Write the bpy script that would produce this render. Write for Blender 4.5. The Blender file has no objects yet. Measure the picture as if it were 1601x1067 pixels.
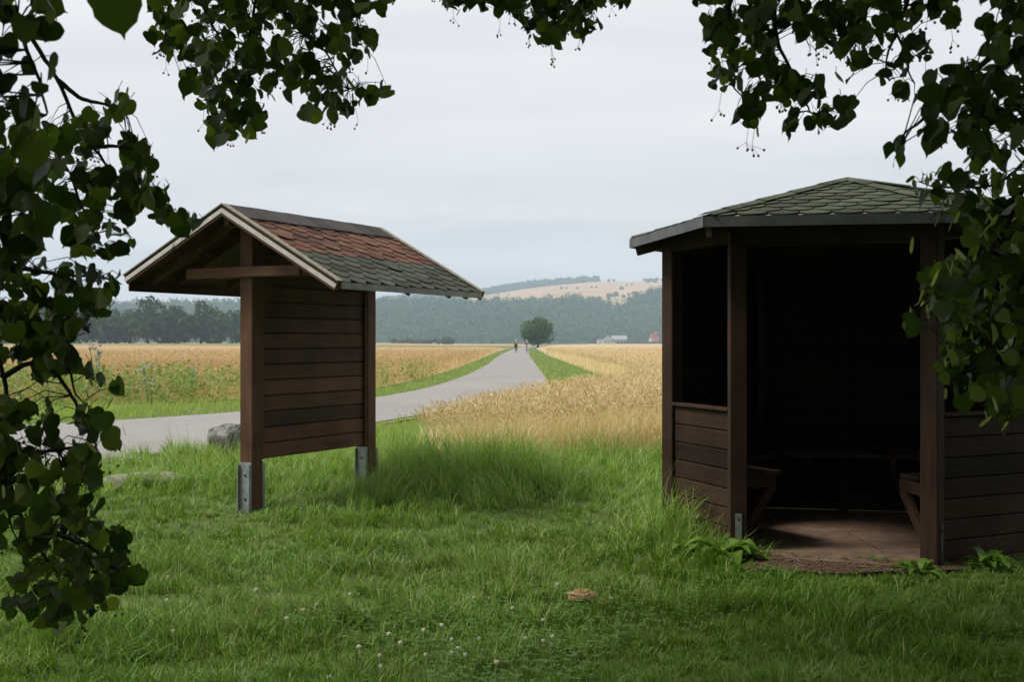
import bpy, bmesh, math, random
import numpy as np
from mathutils import Vector, Matrix
R = math.radians
C = bpy.context.scene.collection
scn = bpy.context.scene

# ------------------------------------------------------------------ camera, world, sun, exposure
EYE = 1.5
FPX = 1800.0
cam = bpy.data.cameras.new("camera")
cam.sensor_width = 36.0
cam.lens = 36.0 * FPX / 1601.0
cam.shift_y = 2.5 / 1601.0
cam.clip_start = 0.05
cam.clip_end = 20000
cam.dof.use_dof = True
cam.dof.focus_distance = 10.5
cam.dof.aperture_fstop = 13.0
camo = bpy.data.objects.new("camera", cam)
C.objects.link(camo)
camo.location = (0, 0, EYE)
camo.rotation_euler = (R(90), 0, 0)
scn.camera = camo

SUN_EL, SUN_AZ = 52.0, -100.0            # azimuth from +Y towards +X: the light comes from the left
w = bpy.data.worlds.new("World")
scn.world = w
w.use_nodes = True
nt = w.node_tree
nt.nodes.clear()
N = nt.nodes.new
L = nt.links.new
out = N("ShaderNodeOutputWorld")
bg = N("ShaderNodeBackground")
bg.inputs[1].default_value = 0.1
sky = N("ShaderNodeTexSky")
sky.sky_type = 'NISHITA'
sky.sun_disc = False
sky.sun_elevation = R(SUN_EL)
sky.sun_rotation = R(SUN_AZ)
sky.air_density = 1.0
sky.dust_density = 3.0
tc = N("ShaderNodeTexCoord")
sep = N("ShaderNodeSeparateXYZ")
L(tc.outputs["Generated"], sep.inputs[0])
def vmath(op, a, b):
    n = N("ShaderNodeMath"); n.operation = op
    for i, v in enumerate((a, b)):
        if hasattr(v, "is_linked"): L(v, n.inputs[i])
        else: n.inputs[i].default_value = v
    return n.outputs[0]
zc = vmath('MAXIMUM', sep.outputs[2], 0.0)
den = vmath('ADD', zc, 0.12)
cx = vmath('DIVIDE', sep.outputs[0], den)
cy = vmath('DIVIDE', sep.outputs[1], den)
cmb = N("ShaderNodeCombineXYZ")
L(vmath('MULTIPLY', cx, 0.55), cmb.inputs[0]); L(cy, cmb.inputs[1])
nz = N("ShaderNodeTexNoise")
nz.inputs["Scale"].default_value = 0.9
nz.inputs["Detail"].default_value = 5
nz.inputs["Roughness"].default_value = 0.5
nz.inputs["Distortion"].default_value = 0.3
L(cmb.outputs[0], nz.inputs["Vector"])
rp = N("ShaderNodeValToRGB")
rp.color_ramp.elements[0].position = 0.40
rp.color_ramp.elements[0].color = (6.95, 6.95, 7.15, 1)
rp.color_ramp.elements[1].position = 0.62
rp.color_ramp.elements[1].color = (8.25, 8.1, 8.1, 1)
L(nz.outputs[0], rp.inputs[0])
# an overcast sky is brighter towards the zenith
br = vmath('ADD', vmath('MULTIPLY', zc, .75), 1.02)
mul = N("ShaderNodeMix"); mul.data_type = 'RGBA'; mul.blend_type = 'MULTIPLY'; mul.inputs[0].default_value = 1
L(rp.outputs[0], mul.inputs[6]); L(br, mul.inputs[7])
mx = N("ShaderNodeMix"); mx.data_type = 'RGBA'; mx.inputs[0].default_value = 0.93
L(sky.outputs[0], mx.inputs[6]); L(mul.outputs[2], mx.inputs[7])
L(mx.outputs[2], bg.inputs[0]); L(bg.outputs[0], out.inputs[0])

sun = bpy.data.lights.new("sun", 'SUN')
sun.energy = 3.4
sun.angle = R(14)
sun.color = (1.0, 0.95, 0.87)
suno = bpy.data.objects.new("sun", sun)
C.objects.link(suno)
tosun = Vector((math.sin(R(SUN_AZ)) * math.cos(R(SUN_EL)), math.cos(R(SUN_AZ)) * math.cos(R(SUN_EL)), math.sin(R(SUN_EL))))
suno.rotation_euler = tosun.to_track_quat('Z', 'Y').to_euler()
scn.view_settings.view_transform = 'Standard'
scn.view_settings.look = 'None'
scn.view_settings.exposure = 0.0
scn.view_settings.gamma = 1.0
scn.render.engine = 'CYCLES'
scn.cycles.max_bounces = 6
scn.cycles.diffuse_bounces = 3
scn.cycles.transmission_bounces = 4
scn.cycles.volume_bounces = 1
scn.cycles.caustics_reflective = False
scn.cycles.caustics_refractive = False

# ------------------------------------------------------------------ helpers
def at(px, py, Y):
    return np.array([(px - 800.5) / FPX * Y, Y, EYE + (536.0 - py) / FPX * Y])

def tag(o, label=None, cat=None, group=None, kind=None):
    for k, v in (("label", label), ("category", cat), ("group", group), ("kind", kind)):
        if v: o[k] = v
    return o

def empty(name, loc=(0, 0, 0), rz=0.0):
    o = bpy.data.objects.new(name, None)
    o.empty_display_size = 0.2
    C.objects.link(o)
    o.location = loc
    o.rotation_euler = (0, 0, rz)
    return o

def link_mesh(name, me, mat=None, parent=None):
    o = bpy.data.objects.new(name, me)
    C.objects.link(o)
    if mat is not None:
        for m in (mat if isinstance(mat, (list, tuple)) else [mat]):
            me.materials.append(m)
    if parent is not None: o.parent = parent
    return o

def np_mesh(name, verts, faces, mats=None, parent=None, smooth=False, midx=None):
    """verts (N,3); faces: list of int arrays (M,k)"""
    me = bpy.data.meshes.new(name)
    verts = np.asarray(verts, dtype=np.float32)
    faces = [np.asarray(f, dtype=np.int32) for f in faces if len(f)]
    me.vertices.add(len(verts))
    me.vertices.foreach_set("co", verts.ravel())
    loops = np.concatenate([f.ravel() for f in faces])
    sizes = np.concatenate([np.full(len(f), f.shape[1], dtype=np.int32) for f in faces])
    starts = np.concatenate([[0], np.cumsum(sizes)[:-1]]).astype(np.int32)
    me.loops.add(len(loops))
    me.loops.foreach_set("vertex_index", loops)
    me.polygons.add(len(sizes))
    me.polygons.foreach_set("loop_start", starts)
    if midx is not None: me.polygons.foreach_set("material_index", np.asarray(midx, dtype=np.int32))
    me.update(calc_edges=True)
    if smooth: me.polygons.foreach_set("use_smooth", np.ones(len(sizes), dtype=bool))
    return link_mesh(name, me, mats, parent)

class MB:
    """collects simple solids; build() links them as one mesh object"""
    def __init__(s): s.v = []; s.f = []
    def poly(s, pts, faces):
        b = len(s.v); s.v += [tuple(map(float, p)) for p in pts]; s.f += [tuple(i + b for i in f) for f in faces]
    def box(s, x0, x1, y0, y1, z0, z1, M=None):
        p = [(x, y, z) for z in (z0, z1) for y in (y0, y1) for x in (x0, x1)]
        if M is not None: p = [tuple(M @ Vector(q)) for q in p]
        s.poly(p, [(0, 2, 3, 1), (4, 5, 7, 6), (0, 1, 5, 4), (2, 6, 7, 3), (0, 4, 6, 2), (1, 3, 7, 5)])
    def bar(s, a, b, wd, ht, up=(0, 0, 1)):
        """square bar from a to b; wd across, ht along up"""
        a = Vector(a); b = Vector(b); d = (b - a); ln = d.length; d.normalize()
        sd = d.cross(Vector(up)); sd.normalize(); u = sd.cross(d)
        M = Matrix((( d.x, sd.x, u.x, a.x), (d.y, sd.y, u.y, a.y), (d.z, sd.z, u.z, a.z), (0, 0, 0, 1)))
        s.box(0, ln, -wd / 2, wd / 2, -ht / 2, ht / 2, M)
    def tube(s, pts, rad, n=6, cap=True):
        pts = [Vector(p) for p in pts]; rings = []
        k = len(pts)
        rad = [float(q) for q in rad] if hasattr(rad, "__len__") else [float(rad)] * k
        prev = None
        for i, p in enumerate(pts):
            d = (pts[min(i + 1, k - 1)] - pts[max(i - 1, 0)]).normalized()
            ref = prev if prev is not None else (Vector((0, 0, 1)) if abs(d.z) < .9 else Vector((1, 0, 0)))
            a = d.cross(ref); a.normalize(); bb = a.cross(d); prev = bb if abs(bb.dot(d)) < .5 else None
            rings.append([p + rad[i] * (a * math.cos(2 * math.pi * j / n) + bb * math.sin(2 * math.pi * j / n)) for j in range(n)])
        P = [q for r in rings for q in r]
        F = [(i * n + j, i * n + (j + 1) % n, (i + 1) * n + (j + 1) % n, (i + 1) * n + j) for i in range(k - 1) for j in range(n)]
        if cap: F += [tuple(range(n - 1, -1, -1)), tuple((k - 1) * n + j for j in range(n))]
        s.poly(P, F)
    def build(s, name, mat, parent=None, bevel=0.0, smooth=False, seg=1):
        me = bpy.data.meshes.new(name)
        me.from_pydata(s.v, [], s.f); me.update()
        if bevel:
            bm = bmesh.new(); bm.from_mesh(me)
            es = [e for e in bm.edges if len(e.link_faces) == 2 and e.calc_face_angle(0) > 0.6]
            bmesh.ops.bevel(bm, geom=es, offset=bevel, segments=seg, affect='EDGES', clamp_overlap=True)
            bm.to_mesh(me); bm.free()
        if smooth: me.polygons.foreach_set("use_smooth", np.ones(len(me.polygons), dtype=bool))
        return link_mesh(name, me, mat, parent)

def copy_tree(o, parent=None):
    c = o.copy(); C.objects.link(c); c.parent = parent
    for ch in o.children: copy_tree(ch, c)
    return c

# value noise in numpy
def vnoise(x, y, seed=0):
    xi = np.floor(x).astype(np.int64); yi = np.floor(y).astype(np.int64)
    fx = x - xi; fy = y - yi
    fx = fx * fx * (3 - 2 * fx); fy = fy * fy * (3 - 2 * fy)
    def h(a, b):
        n = (a * 374761393 + b * 668265263 + seed * 974634541) & 0xffffffff
        n = ((n ^ (n >> 13)) * 1274126177) & 0xffffffff
        return ((n ^ (n >> 16)) & 0xffff) / 65535.0
    return (h(xi, yi) * (1 - fx) + h(xi + 1, yi) * fx) * (1 - fy) + (h(xi, yi + 1) * (1 - fx) + h(xi + 1, yi + 1) * fx) * fy
def fbm(x, y, seed=0, o=3):
    t = 0; a = 1; s = 0
    for i in range(o):
        t = t + a * vnoise(x * 2 ** i, y * 2 ** i, seed + i); s += a; a *= .5
    return t / s

def in_poly(x, y, poly):
    ins = np.zeros(len(x), dtype=bool); n = len(poly)
    for i in range(n):
        x1, y1 = poly[i]; x2, y2 = poly[(i + 1) % n]
        c = ((y1 > y) != (y2 > y)) & (x < (x2 - x1) * (y - y1) / (y2 - y1 + 1e-12) + x1)
        ins ^= c
    return ins

# ------------------------------------------------------------------ materials
def new_mat(name):
    m = bpy.data.materials.new(name); m.use_nodes = True
    t = m.node_tree; b = t.nodes["Principled BSDF"]
    b.inputs["Roughness"].default_value = 0.85
    b.inputs["Specular IOR Level"].default_value = 0.25
    return m, t, b

def ramp(t, src, stops):
    r = t.nodes.new("ShaderNodeValToRGB")
    e = r.color_ramp.elements
    while len(e) < len(stops): e.new(0.5)
    for i, (p, c) in enumerate(stops):
        e[i].position = p; e[i].color = (*c, 1)
    t.links.new(src, r.inputs[0])
    return r.outputs[0]

def noise(t, scale, detail=4, rough=.55, coord="Object", vscale=None, dist=0.0):
    tcn = t.nodes.new("ShaderNodeTexCoord")
    n = t.nodes.new("ShaderNodeTexNoise")
    n.inputs["Scale"].default_value = scale; n.inputs["Detail"].default_value = detail
    n.inputs["Roughness"].default_value = rough; n.inputs["Distortion"].default_value = dist
    src = tcn.outputs[coord]
    if vscale:
        mp = t.nodes.new("ShaderNodeMapping"); mp.inputs["Scale"].default_value = vscale
        t.links.new(src, mp.inputs[0]); src = mp.outputs[0]
    t.links.new(src, n.inputs["Vector"])
    return n.outputs[0]

def island(t):
    g = t.nodes.new("ShaderNodeNewGeometry")
    return g.outputs["Random Per Island"]

def mixc(t, fac, a, b, mode='MIX'):
    m = t.nodes.new("ShaderNodeMix"); m.data_type = 'RGBA'; m.blend_type = mode
    for i, v in ((0, fac), (6, a), (7, b)):
        if hasattr(v, "is_linked"): t.links.new(v, m.inputs[i])
        elif i == 0: m.inputs[0].default_value = v
        else: m.inputs[i].default_value = (*v, 1)
    return m.outputs[2]

def bump(t, b, src, strength=.4, dist=.01):
    n = t.nodes.new("ShaderNodeBump"); n.inputs["Strength"].default_value = strength; n.inputs["Distance"].default_value = dist
    t.links.new(src, n.inputs["Height"]); t.links.new(n.outputs[0], b.inputs["Normal"])

def wood(name, dark, light, vs, rough=.62):
    m, t, b = new_mat(name)
    g = noise(t, 1.0, 6, .65, vscale=vs, dist=.6)
    c = ramp(t, g, [(.3, dark), (.72, light)])
    big = noise(t, 2.3, 3)
    c = mixc(t, ramp(t, big, [(.35, (0, 0, 0)), (.7, (.55, .55, .55))]), c, tuple(min(1, x * 1.45 + .006) for x in light))
    k = ramp(t, island(t), [(0, (.62, .62, .64)), (1, (1.38, 1.32, 1.26))])
    c = mixc(t, 1.0, c, k, 'MULTIPLY')
    t.links.new(c, b.inputs["Base Color"]); b.inputs["Roughness"].default_value = rough
    b.inputs["Specular IOR Level"].default_value = 0.12
    bump(t, b, g, .35, .004)
    return m
D1, L1 = (.034, .0165, .0092), (.112, .058, .033)
M_plank = wood("stained_planks", D1, L1, (2.2, 55, 55))
M_post = wood("stained_posts", (.036, .019, .0115), (.098, .053, .034), (50, 50, 2.0))
M_beam = wood("stained_beams", (.026, .0135, .0080), (.066, .035, .021), (3, 45, 45))
M_beamy = wood("stained_crossarms", (.055, .03, .02), (.12, .068, .046), (45, 3, 45))
M_gplank = wood("shelter_planks", (.013, .0076, .0050), (.037, .0215, .0140), (2.2, 50, 50))
M_gpost = wood("shelter_posts", (.015, .0082, .0054), (.036, .021, .0140), (50, 50, 2.0))
M_inner_shade = wood("shelter_shaded_planks", (.0045, .003, .0022), (.011, .0072, .005), (2.2, 50, 50))  # darker copy of the shelter planks: interior shade put into the colour

def shingle_mat(name, c0, c1, moss=0.0, mosscol=(.16, .13, .03)):
    m, t, b = new_mat(name)
    n = noise(t, 160, 2, .7)
    c = ramp(t, n, [(.25, c0), (.75, c1)])
    k = ramp(t, island(t), [(0, (.58, .58, .58)), (1, (1.34, 1.34, 1.3))])
    c = mixc(t, 1.0, c, k, 'MULTIPLY')
    p = noise(t, 4.5, 4, .6)
    c = mixc(t, ramp(t, p, [(.45, (0, 0, 0)), (.75, (.5, .5, .5))]), c, tuple(x * 1.35 for x in c1))
    if moss:
        q = noise(t, 9, 5, .7)
        c = mixc(t, ramp(t, q, [(.66 - .2 * moss, (0, 0, 0)), (.72, (moss, moss, moss))]), c, mosscol)
    t.links.new(c, b.inputs["Base Color"]); b.inputs["Roughness"].default_value = .95
    bump(t, b, n, .5, .003)
    return m
M_green = shingle_mat("green_shingles", (.032, .037, .027), (.066, .074, .052), .35, (.10, .095, .038))
M_green2 = shingle_mat("shelter_green_shingles", (.036, .045, .028), (.078, .09, .055), .25, (.10, .11, .05))
M_red = shingle_mat("red_shingles", (.066, .028, .021), (.128, .055, .040), .8, (.19, .13, .045))
M_ridge = shingle_mat("ridge_felt", (.028, .026, .026), (.062, .056, .054), .35, (.14, .13, .12))

def simple(name, c0, c1, scale=8, rough=.8, metal=0.0, bstr=0.0, detail=5, lo=.3, hi=.7):
    m, t, b = new_mat(name)
    n = noise(t, scale, detail, .6)
    c = ramp(t, n, [(lo, c0), (hi, c1)])
    t.links.new(c, b.inputs["Base Color"]); b.inputs["Roughness"].default_value = rough; b.inputs["Metallic"].default_value = metal
    if bstr: bump(t, b, n, bstr, .02)
    return m
M_whitemetal = simple("white_metal_trim", (.46, .44, .42), (.62, .60, .58), 12, .45)
M_lichen = simple("lichened_batten", (.16, .15, .11), (.34, .32, .25), 26, .9)
M_greytrim = simple("grey_metal_trim", (.13, .14, .13), (.24, .25, .23), 9, .5)
M_zincfascia = simple("zinc_fascia", (.075, .08, .085), (.14, .145, .15), 6, .5, .2)
M_steel = simple("galvanised_steel", (.22, .24, .26), (.42, .44, .46), 14, .42, .55)
M_rust = simple("bolt_steel", (.05, .045, .04), (.12, .1, .09), 30, .6, .6)
M_stone = simple("boulder_stone", (.055, .055, .052), (.30, .29, .27), 9, .95, 0, 1.0, 8, .38, .66)
M_slab = simple("weathered_concrete", (.16, .15, .12), (.30, .28, .22), 9, .95, 0, .5)
M_straw = simple("dry_straw", (.46, .30, .15), (.68, .50, .29), 20, .9)
M_bark = simple("linden_bark", (.025, .02, .015), (.07, .06, .048), 14, .95, 0, .6)
M_twig = simple("linden_twigs", (.016, .012, .009), (.04, .03, .022), 30, .9)
M_fruit = simple("linden_fruit", (.05, .06, .025), (.09, .10, .045), 30, .8)

# brown floor of the shelter
M_floor, t, b = new_mat("shelter_floor")
br_ = t.nodes.new("ShaderNodeTexBrick"); tcn = t.nodes.new("ShaderNodeTexCoord")
br_.inputs["Scale"].default_value = 1.0
br_.inputs["Brick Width"].default_value = 1.3; br_.inputs["Row Height"].default_value = .9
br_.inputs["Mortar Size"].default_value = .008
br_.inputs["Color1"].default_value = (.20, .135, .098, 1); br_.inputs["Color2"].default_value = (.185, .125, .09, 1); br_.inputs["Mortar"].default_value = (.09, .06, .045, 1)
t.links.new(tcn.outputs["Object"], br_.inputs["Vector"])
n = noise(t, 7, 6, .7)
c = mixc(t, 1.0, br_.outputs[0], ramp(t, n, [(.25, (.45, .43, .42)), (.7, (1.15, 1.12, 1.1))]), 'MULTIPLY')
t.links.new(c, b.inputs["Base Color"]); bump(t, b, n, .3, .01)

# ground: soil and thatch under the grass
M_ground, t, b = new_mat("grassy_ground")
n1 = noise(t, .9, 5, .6); n2 = noise(t, 22, 4, .7)
c = ramp(t, n1, [(.3, (.06, .10, .018)), (.7, (.11, .16, .03))])
c = mixc(t, ramp(t, n2, [(.45, (0, 0, 0)), (.75, (.5, .5, .5))]), c, (.10, .085, .045))
t.links.new(c, b.inputs["Base Color"]); bump(t, b, n2, .6, .04)

M_mulch, t, b = new_mat("bare_soil")
n1 = noise(t, 6, 5, .7); n2 = noise(t, 60, 4, .7)
c = ramp(t, n1, [(.3, (.06, .034, .022)), (.7, (.13, .078, .052))])
c = mixc(t, ramp(t, n2, [(.55, (0, 0, 0)), (.72, (.8, .8, .8))]), c, (.24, .16, .11))
t.links.new(c, b.inputs["Base Color"]); bump(t, b, n2, .7, .03)

M_road, t, b = new_mat("worn_asphalt")
n1 = noise(t, .35, 5, .6, vscale=(1, .5, 1)); n2 = noise(t, 90, 2, .7); n3 = noise(t, 2.2, 5, .65, vscale=(1, .4, 1))
c = ramp(t, n1, [(.3, (.205, .193, .183)), (.7, (.255, .243, .232))])
c = mixc(t, ramp(t, n3, [(.5, (0, 0, 0)), (.8, (.35, .35, .35))]), c, (.17, .16, .15))
c = mixc(t, ramp(t, n2, [(.3, (0, 0, 0)), (.8, (.25, .25, .25))]), c, (.34, .33, .31))
t.links.new(c, b.inputs["Base Color"]); bump(t, b, n2, .3, .004)

def field_mat(name, c0, c1, bands=None):
    m, t, b = new_mat(name)
    n1 = noise(t, .06, 6, .62, vscale=(.5, 1, 1)); n2 = noise(t, 3.2, 4, .75, vscale=(1, .35, 1)); n3 = noise(t, .35, 5, .7)
    c = ramp(t, n1, [(.3, c0), (.7, c1)])
    c = mixc(t, ramp(t, n2, [(.4, (0, 0, 0)), (.75, (.5, .5, .5))]), c, tuple(x * .68 for x in c0))
    c = mixc(t, ramp(t, n3, [(.45, (0, 0, 0)), (.8, (.45, .45, .45))]), c, tuple(x * 1.22 for x in c1))
    if bands:
        tcn = t.nodes.new("ShaderNodeTexCoord"); sp = t.nodes.new("ShaderNodeSeparateXYZ")
        t.links.new(tcn.outputs["Object"], sp.inputs[0])
        mr = t.nodes.new("ShaderNodeMapRange"); mr.inputs[1].default_value = 0; mr.inputs[2].default_value = 1000
        t.links.new(sp.outputs[1], mr.inputs[0])
        rr = ramp(t, mr.outputs[0], bands)
        c = mixc(t, rr, c, (.13, .16, .045))
    t.links.new(c, b.inputs["Base Color"]); bump(t, b, n2, .8, .25)
    return m
Z0 = (0, 0, 0)
M_wheatfield = field_mat("ripe_wheat_field", (.40, .285, .155), (.50, .37, .215))
M_leftfield = field_mat("ripe_barley_field", (.36, .235, .11), (.46, .315, .155),
    [(0, Z0), (.25, Z0), (.27, (.8, .8, .8)), (.40, (.8, .8, .8)), (.43, (.15, .15, .15)), (.80, (.15, .15, .15)), (.84, (.7, .7, .7))])

def blade_mat(name, cols, transl=.35, rough=.6, patch=None):
    """thin leaf: diffuse top, some light through"""
    m = bpy.data.materials.new(name); m.use_nodes = True
    t = m.node_tree; b = t.nodes["Principled BSDF"]
    b.inputs["Roughness"].default_value = rough; b.inputs["Specular IOR Level"].default_value = .3
    k = len(cols)
    c = ramp(t, island(t), [(i / (k - 1) if k > 1 else 0, col) for i, col in enumerate(cols)])
    if patch:
        n = noise(t, patch[0], 4, .6)
        c = mixc(t, ramp(t, n, [(.42, (0, 0, 0)), (.68, (patch[2],) * 3)]), c, patch[1])
    t.links.new(c, b.inputs["Base Color"])
    tr = t.nodes.new("ShaderNodeBsdfTranslucent")
    c2 = mixc(t, 1.0, c, (1.15, 1.25, .7), 'MULTIPLY')
    t.links.new(c2, tr.inputs[0])
    ms = t.nodes.new("ShaderNodeMixShader"); ms.inputs[0].default_value = transl
    t.links.new(b.outputs[0], ms.inputs[1]); t.links.new(tr.outputs[0], ms.inputs[2])
    t.links.new(ms.outputs[0], t.nodes["Material Output"].inputs[0])
    return m
M_lawn = blade_mat("lawn_blades", [(.048, .125, .009), (.095, .215, .015), (.145, .29, .023), (.205, .345, .04), (.36, .37, .14)], .28, .45, patch=(.9, (.20, .235, .05), .4))
M_tall = blade_mat("tall_grass_blades", [(.10, .21, .022), (.16, .30, .038), (.22, .36, .06), (.30, .42, .12), (.48, .46, .24)], .38, .45)
M_verge = blade_mat("verge_blades", [(.17, .32, .03), (.22, .38, .042), (.28, .42, .065), (.46, .43, .16)], .38, patch=(.45, (.40, .36, .13), .6))
M_wheat = blade_mat("wheat_straw", [(.57, .40, .21), (.69, .52, .31), (.77, .615, .40), (.84, .73, .53), (.50, .44, .20)], .36)
M_leftcrop = blade_mat("barley_straw", [(.46, .30, .13), (.56, .38, .18), (.64, .46, .25), (.36, .36, .13)], .3)
M_weed = blade_mat("weed_leaves", [(.15, .24, .05), (.2, .29, .07), (.28, .33, .11)], .35)
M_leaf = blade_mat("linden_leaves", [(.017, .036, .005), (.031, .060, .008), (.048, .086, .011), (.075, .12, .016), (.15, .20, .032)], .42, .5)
M_bract = blade_mat("linden_bracts", [(.22, .26, .07), (.32, .35, .12), (.42, .41, .18)], .5)
M_dock = blade_mat("dock_leaves", [(.09, .18, .022), (.13, .24, .03), (.17, .28, .05)], .35, .5)
M_clover = blade_mat("clover_leaves", [(.07, .17, .022), (.10, .22, .03), (.13, .25, .04)], .35)
M_cloverfl = simple("clover_blossom", (.62, .60, .48), (.80, .78, .66), 300, .9)

def tree_mat(name, cols, patch=None):
    m, t, b = new_mat(name)
    k = len(cols)
    c = ramp(t, island(t), [(i / (k - 1), col) for i, col in enumerate(cols)])
    if patch:
        n = noise(t, patch[0], 3, .6)
        c = mixc(t, ramp(t, n, [(.42, (0, 0, 0)), (.62, (patch[2],) * 3)]), c, patch[1])
    t.links.new(c, b.inputs["Base Color"]); b.inputs["Roughness"].default_value = .8
    tr = t.nodes.new("ShaderNodeBsdfTranslucent"); t.links.new(c, tr.inputs[0])
    ms = t.nodes.new("ShaderNodeMixShader"); ms.inputs[0].default_value = .25
    t.links.new(b.outputs[0], ms.inputs[1]); t.links.new(tr.outputs[0], ms.inputs[2])
    t.links.new(ms.outputs[0], t.nodes["Material Output"].inputs[0])
    return m
M_lone = tree_mat("lone_tree_leaves", [(.035, .075, .01), (.06, .115, .015), (.105, .165, .025)])
M_rowtree = tree_mat("wood_edge_leaves", [(.028, .055, .018), (.045, .08, .025), (.07, .115, .03)], (.12, (.085, .12, .03), .5))
M_hillwood = tree_mat("hill_wood_leaves", [(.02, .055, .016), (.035, .085, .022), (.06, .115, .03), (.10, .15, .038)], (.011, (.10, .15, .03), .6))
M_hedge = tree_mat("hedge_leaves", [(.03, .055, .015), (.05, .085, .02), (.08, .115, .03)])

# ------------------------------------------------------------------ ground, road, fields, hills
def smooth(a, b_, x):
    t_ = np.clip((x - a) / (b_ - a), 0, 1)
    return t_ * t_ * (3 - 2 * t_)

def grid_faces(nr, nc):
    i = np.arange(nr - 1)[:, None] * nc + np.arange(nc - 1)[None, :]
    return np.stack([i, i + 1, i + nc + 1, i + nc], -1).reshape(-1, 4)

# one big sheet, finer near the camera
ys = np.concatenate([[-6000, -800, -120, -40, -15], np.arange(-8, 4, .5), np.arange(4, 16, .2), np.arange(16, 30, .5), np.arange(30, 100, 5), [120, 200, 400, 800, 1600, 4000, 9000]])
xs = np.concatenate([[-8000, -2000, -500, -120, -40], np.arange(-20, -7, .5), np.arange(-7, 7, .2), np.arange(7, 20.1, .5), [40, 120, 500, 2000, 8000]])
XX, YY = np.meshgrid(xs, ys)
def gz(x, y):
    near = (1 - smooth(22, 30, y)) * (1 - smooth(14, 22, np.abs(x)))
    far_ = smooth(1.9, 2.7, np.hypot(x - 2.6, y - 8.93))
    return near * far_ * ((fbm(x * .7, y * .7, 5) - .5) * .08 + (fbm(x * 1.9, y * 1.9, 6, 2) - .5) * .09)
ZZ = gz(XX, YY) - .004
g = np_mesh("ground", np.stack([XX, YY, ZZ], -1).reshape(-1, 3), [grid_faces(len(ys), len(xs))], M_ground, smooth=True)
tag(g, kind="structure")

roadL = [(-40, 8), (-25, 13), (-14, 17), (-7.9, 20.3), (-7.0, 21.9), (-5.7, 23.9), (-3.55, 30), (-2.57, 38.6), (-1.9, 54), (-1.55, 80), (-1.5, 108), (-1.2, 150), (-.2, 220), (1.0, 300), (6, 450), (14, 600)]
roadR = [(-40, 0), (-25, 4), (-10, 9.3), (-6.2, 11.7), (-4.57, 13.5), (-4.1, 15.25), (-3.5, 17.8), (-2.5, 21.5), (-.6, 27), (.7, 33), (1.3, 42), (1.55, 80), (1.75, 108), (2.1, 150), (3.0, 220), (4.2, 300), (9.4, 450), (17.5, 600)]
def resample(pl, n):
    p = np.array(pl, float); d = np.concatenate([[0], np.cumsum(np.hypot(*np.diff(p, axis=0).T))])
    u = np.linspace(0, 1, n) ** 1.0 * d[-1]
    # smooth the corners a little
    q = np.stack([np.interp(u, d, p[:, 0]), np.interp(u, d, p[:, 1])], -1)
    for _ in range(8):
        q[1:-1] = (q[:-2] + 2 * q[1:-1] + q[2:]) / 4
    return q
def resample_y(pl, n):
    return resample(pl, n)
qa, qb = resample(roadL, 420), resample(roadR, 420)
nrow = 420
V = []
for i in range(nrow):
    for k in range(7):
        s_ = k / 6
        x, y = qa[i] * (1 - s_) + qb[i] * s_
        V.append((x, y, .035 + .02 * math.sin(math.pi * s_)))
o = np_mesh("road", np.array(V), [grid_faces(nrow, 7)[:, ::-1]], M_road, smooth=True)
tag(o, kind="structure")
dd_ = qa - qb; dd_ /= np.linalg.norm(dd_, axis=1)[:, None]
V = []
for i in range(nrow):
    wob = .22 + .22 * float(fbm(np.array([i * .37]), np.array([1.5]), 77)[0]); wob2 = .22 + .22 * float(fbm(np.array([i * .37]), np.array([9.5]), 78)[0])
    a_, b_ = qa[i] + dd_[i] * wob, qb[i] - dd_[i] * wob2
    V += [(a_[0], a_[1], .012), (b_[0], b_[1], .012)]
M_grit = simple("road_grit", (.20, .165, .12), (.36, .31, .24), 9, .95, 0, .4)
o = np_mesh("road_shoulder", np.array(V), [grid_faces(nrow, 2)[:, ::-1]], M_grit)
tag(o, kind="structure")
RL = np.array(roadL); RR = np.array(roadR)
def road_far(x): return np.interp(x, RL[:, 0], RL[:, 1])
LF = np.array([(-200, 12), (-60, 20), (-30, 24), (-14, 27), (-9.5, 28.5), (-7.2, 30), (-4.4, 36), (-3.6, 48), (-3.2, 60), (-2.8, 100), (-2.2, 200), (0, 300)])
def left_edge_y(x): return np.interp(x, LF[:, 0], LF[:, 1])
road_poly = [tuple(p) for p in qa[::4]] + [tuple(p) for p in qb[::-4]]

def field_sheet(name, xin, ysl, side, mat, hz):
    V = []
    nc = 40
    for y in ysl:
        x0 = xin(y)
        far = (25 + y * 1.1)
        for k in range(nc):
            s_ = (k / (nc - 1)) ** 2
            x = x0 + side * far * s_
            V.append((x, y, hz(x, y, smooth(0, 1, abs(x - x0) / 3.5))))
    F = grid_faces(len(ysl), nc)
    if side < 0: F = F[:, ::-1]
    o = np_mesh(name, np.array(V), [F], mat, smooth=True)
    return tag(o, kind="structure")
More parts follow.
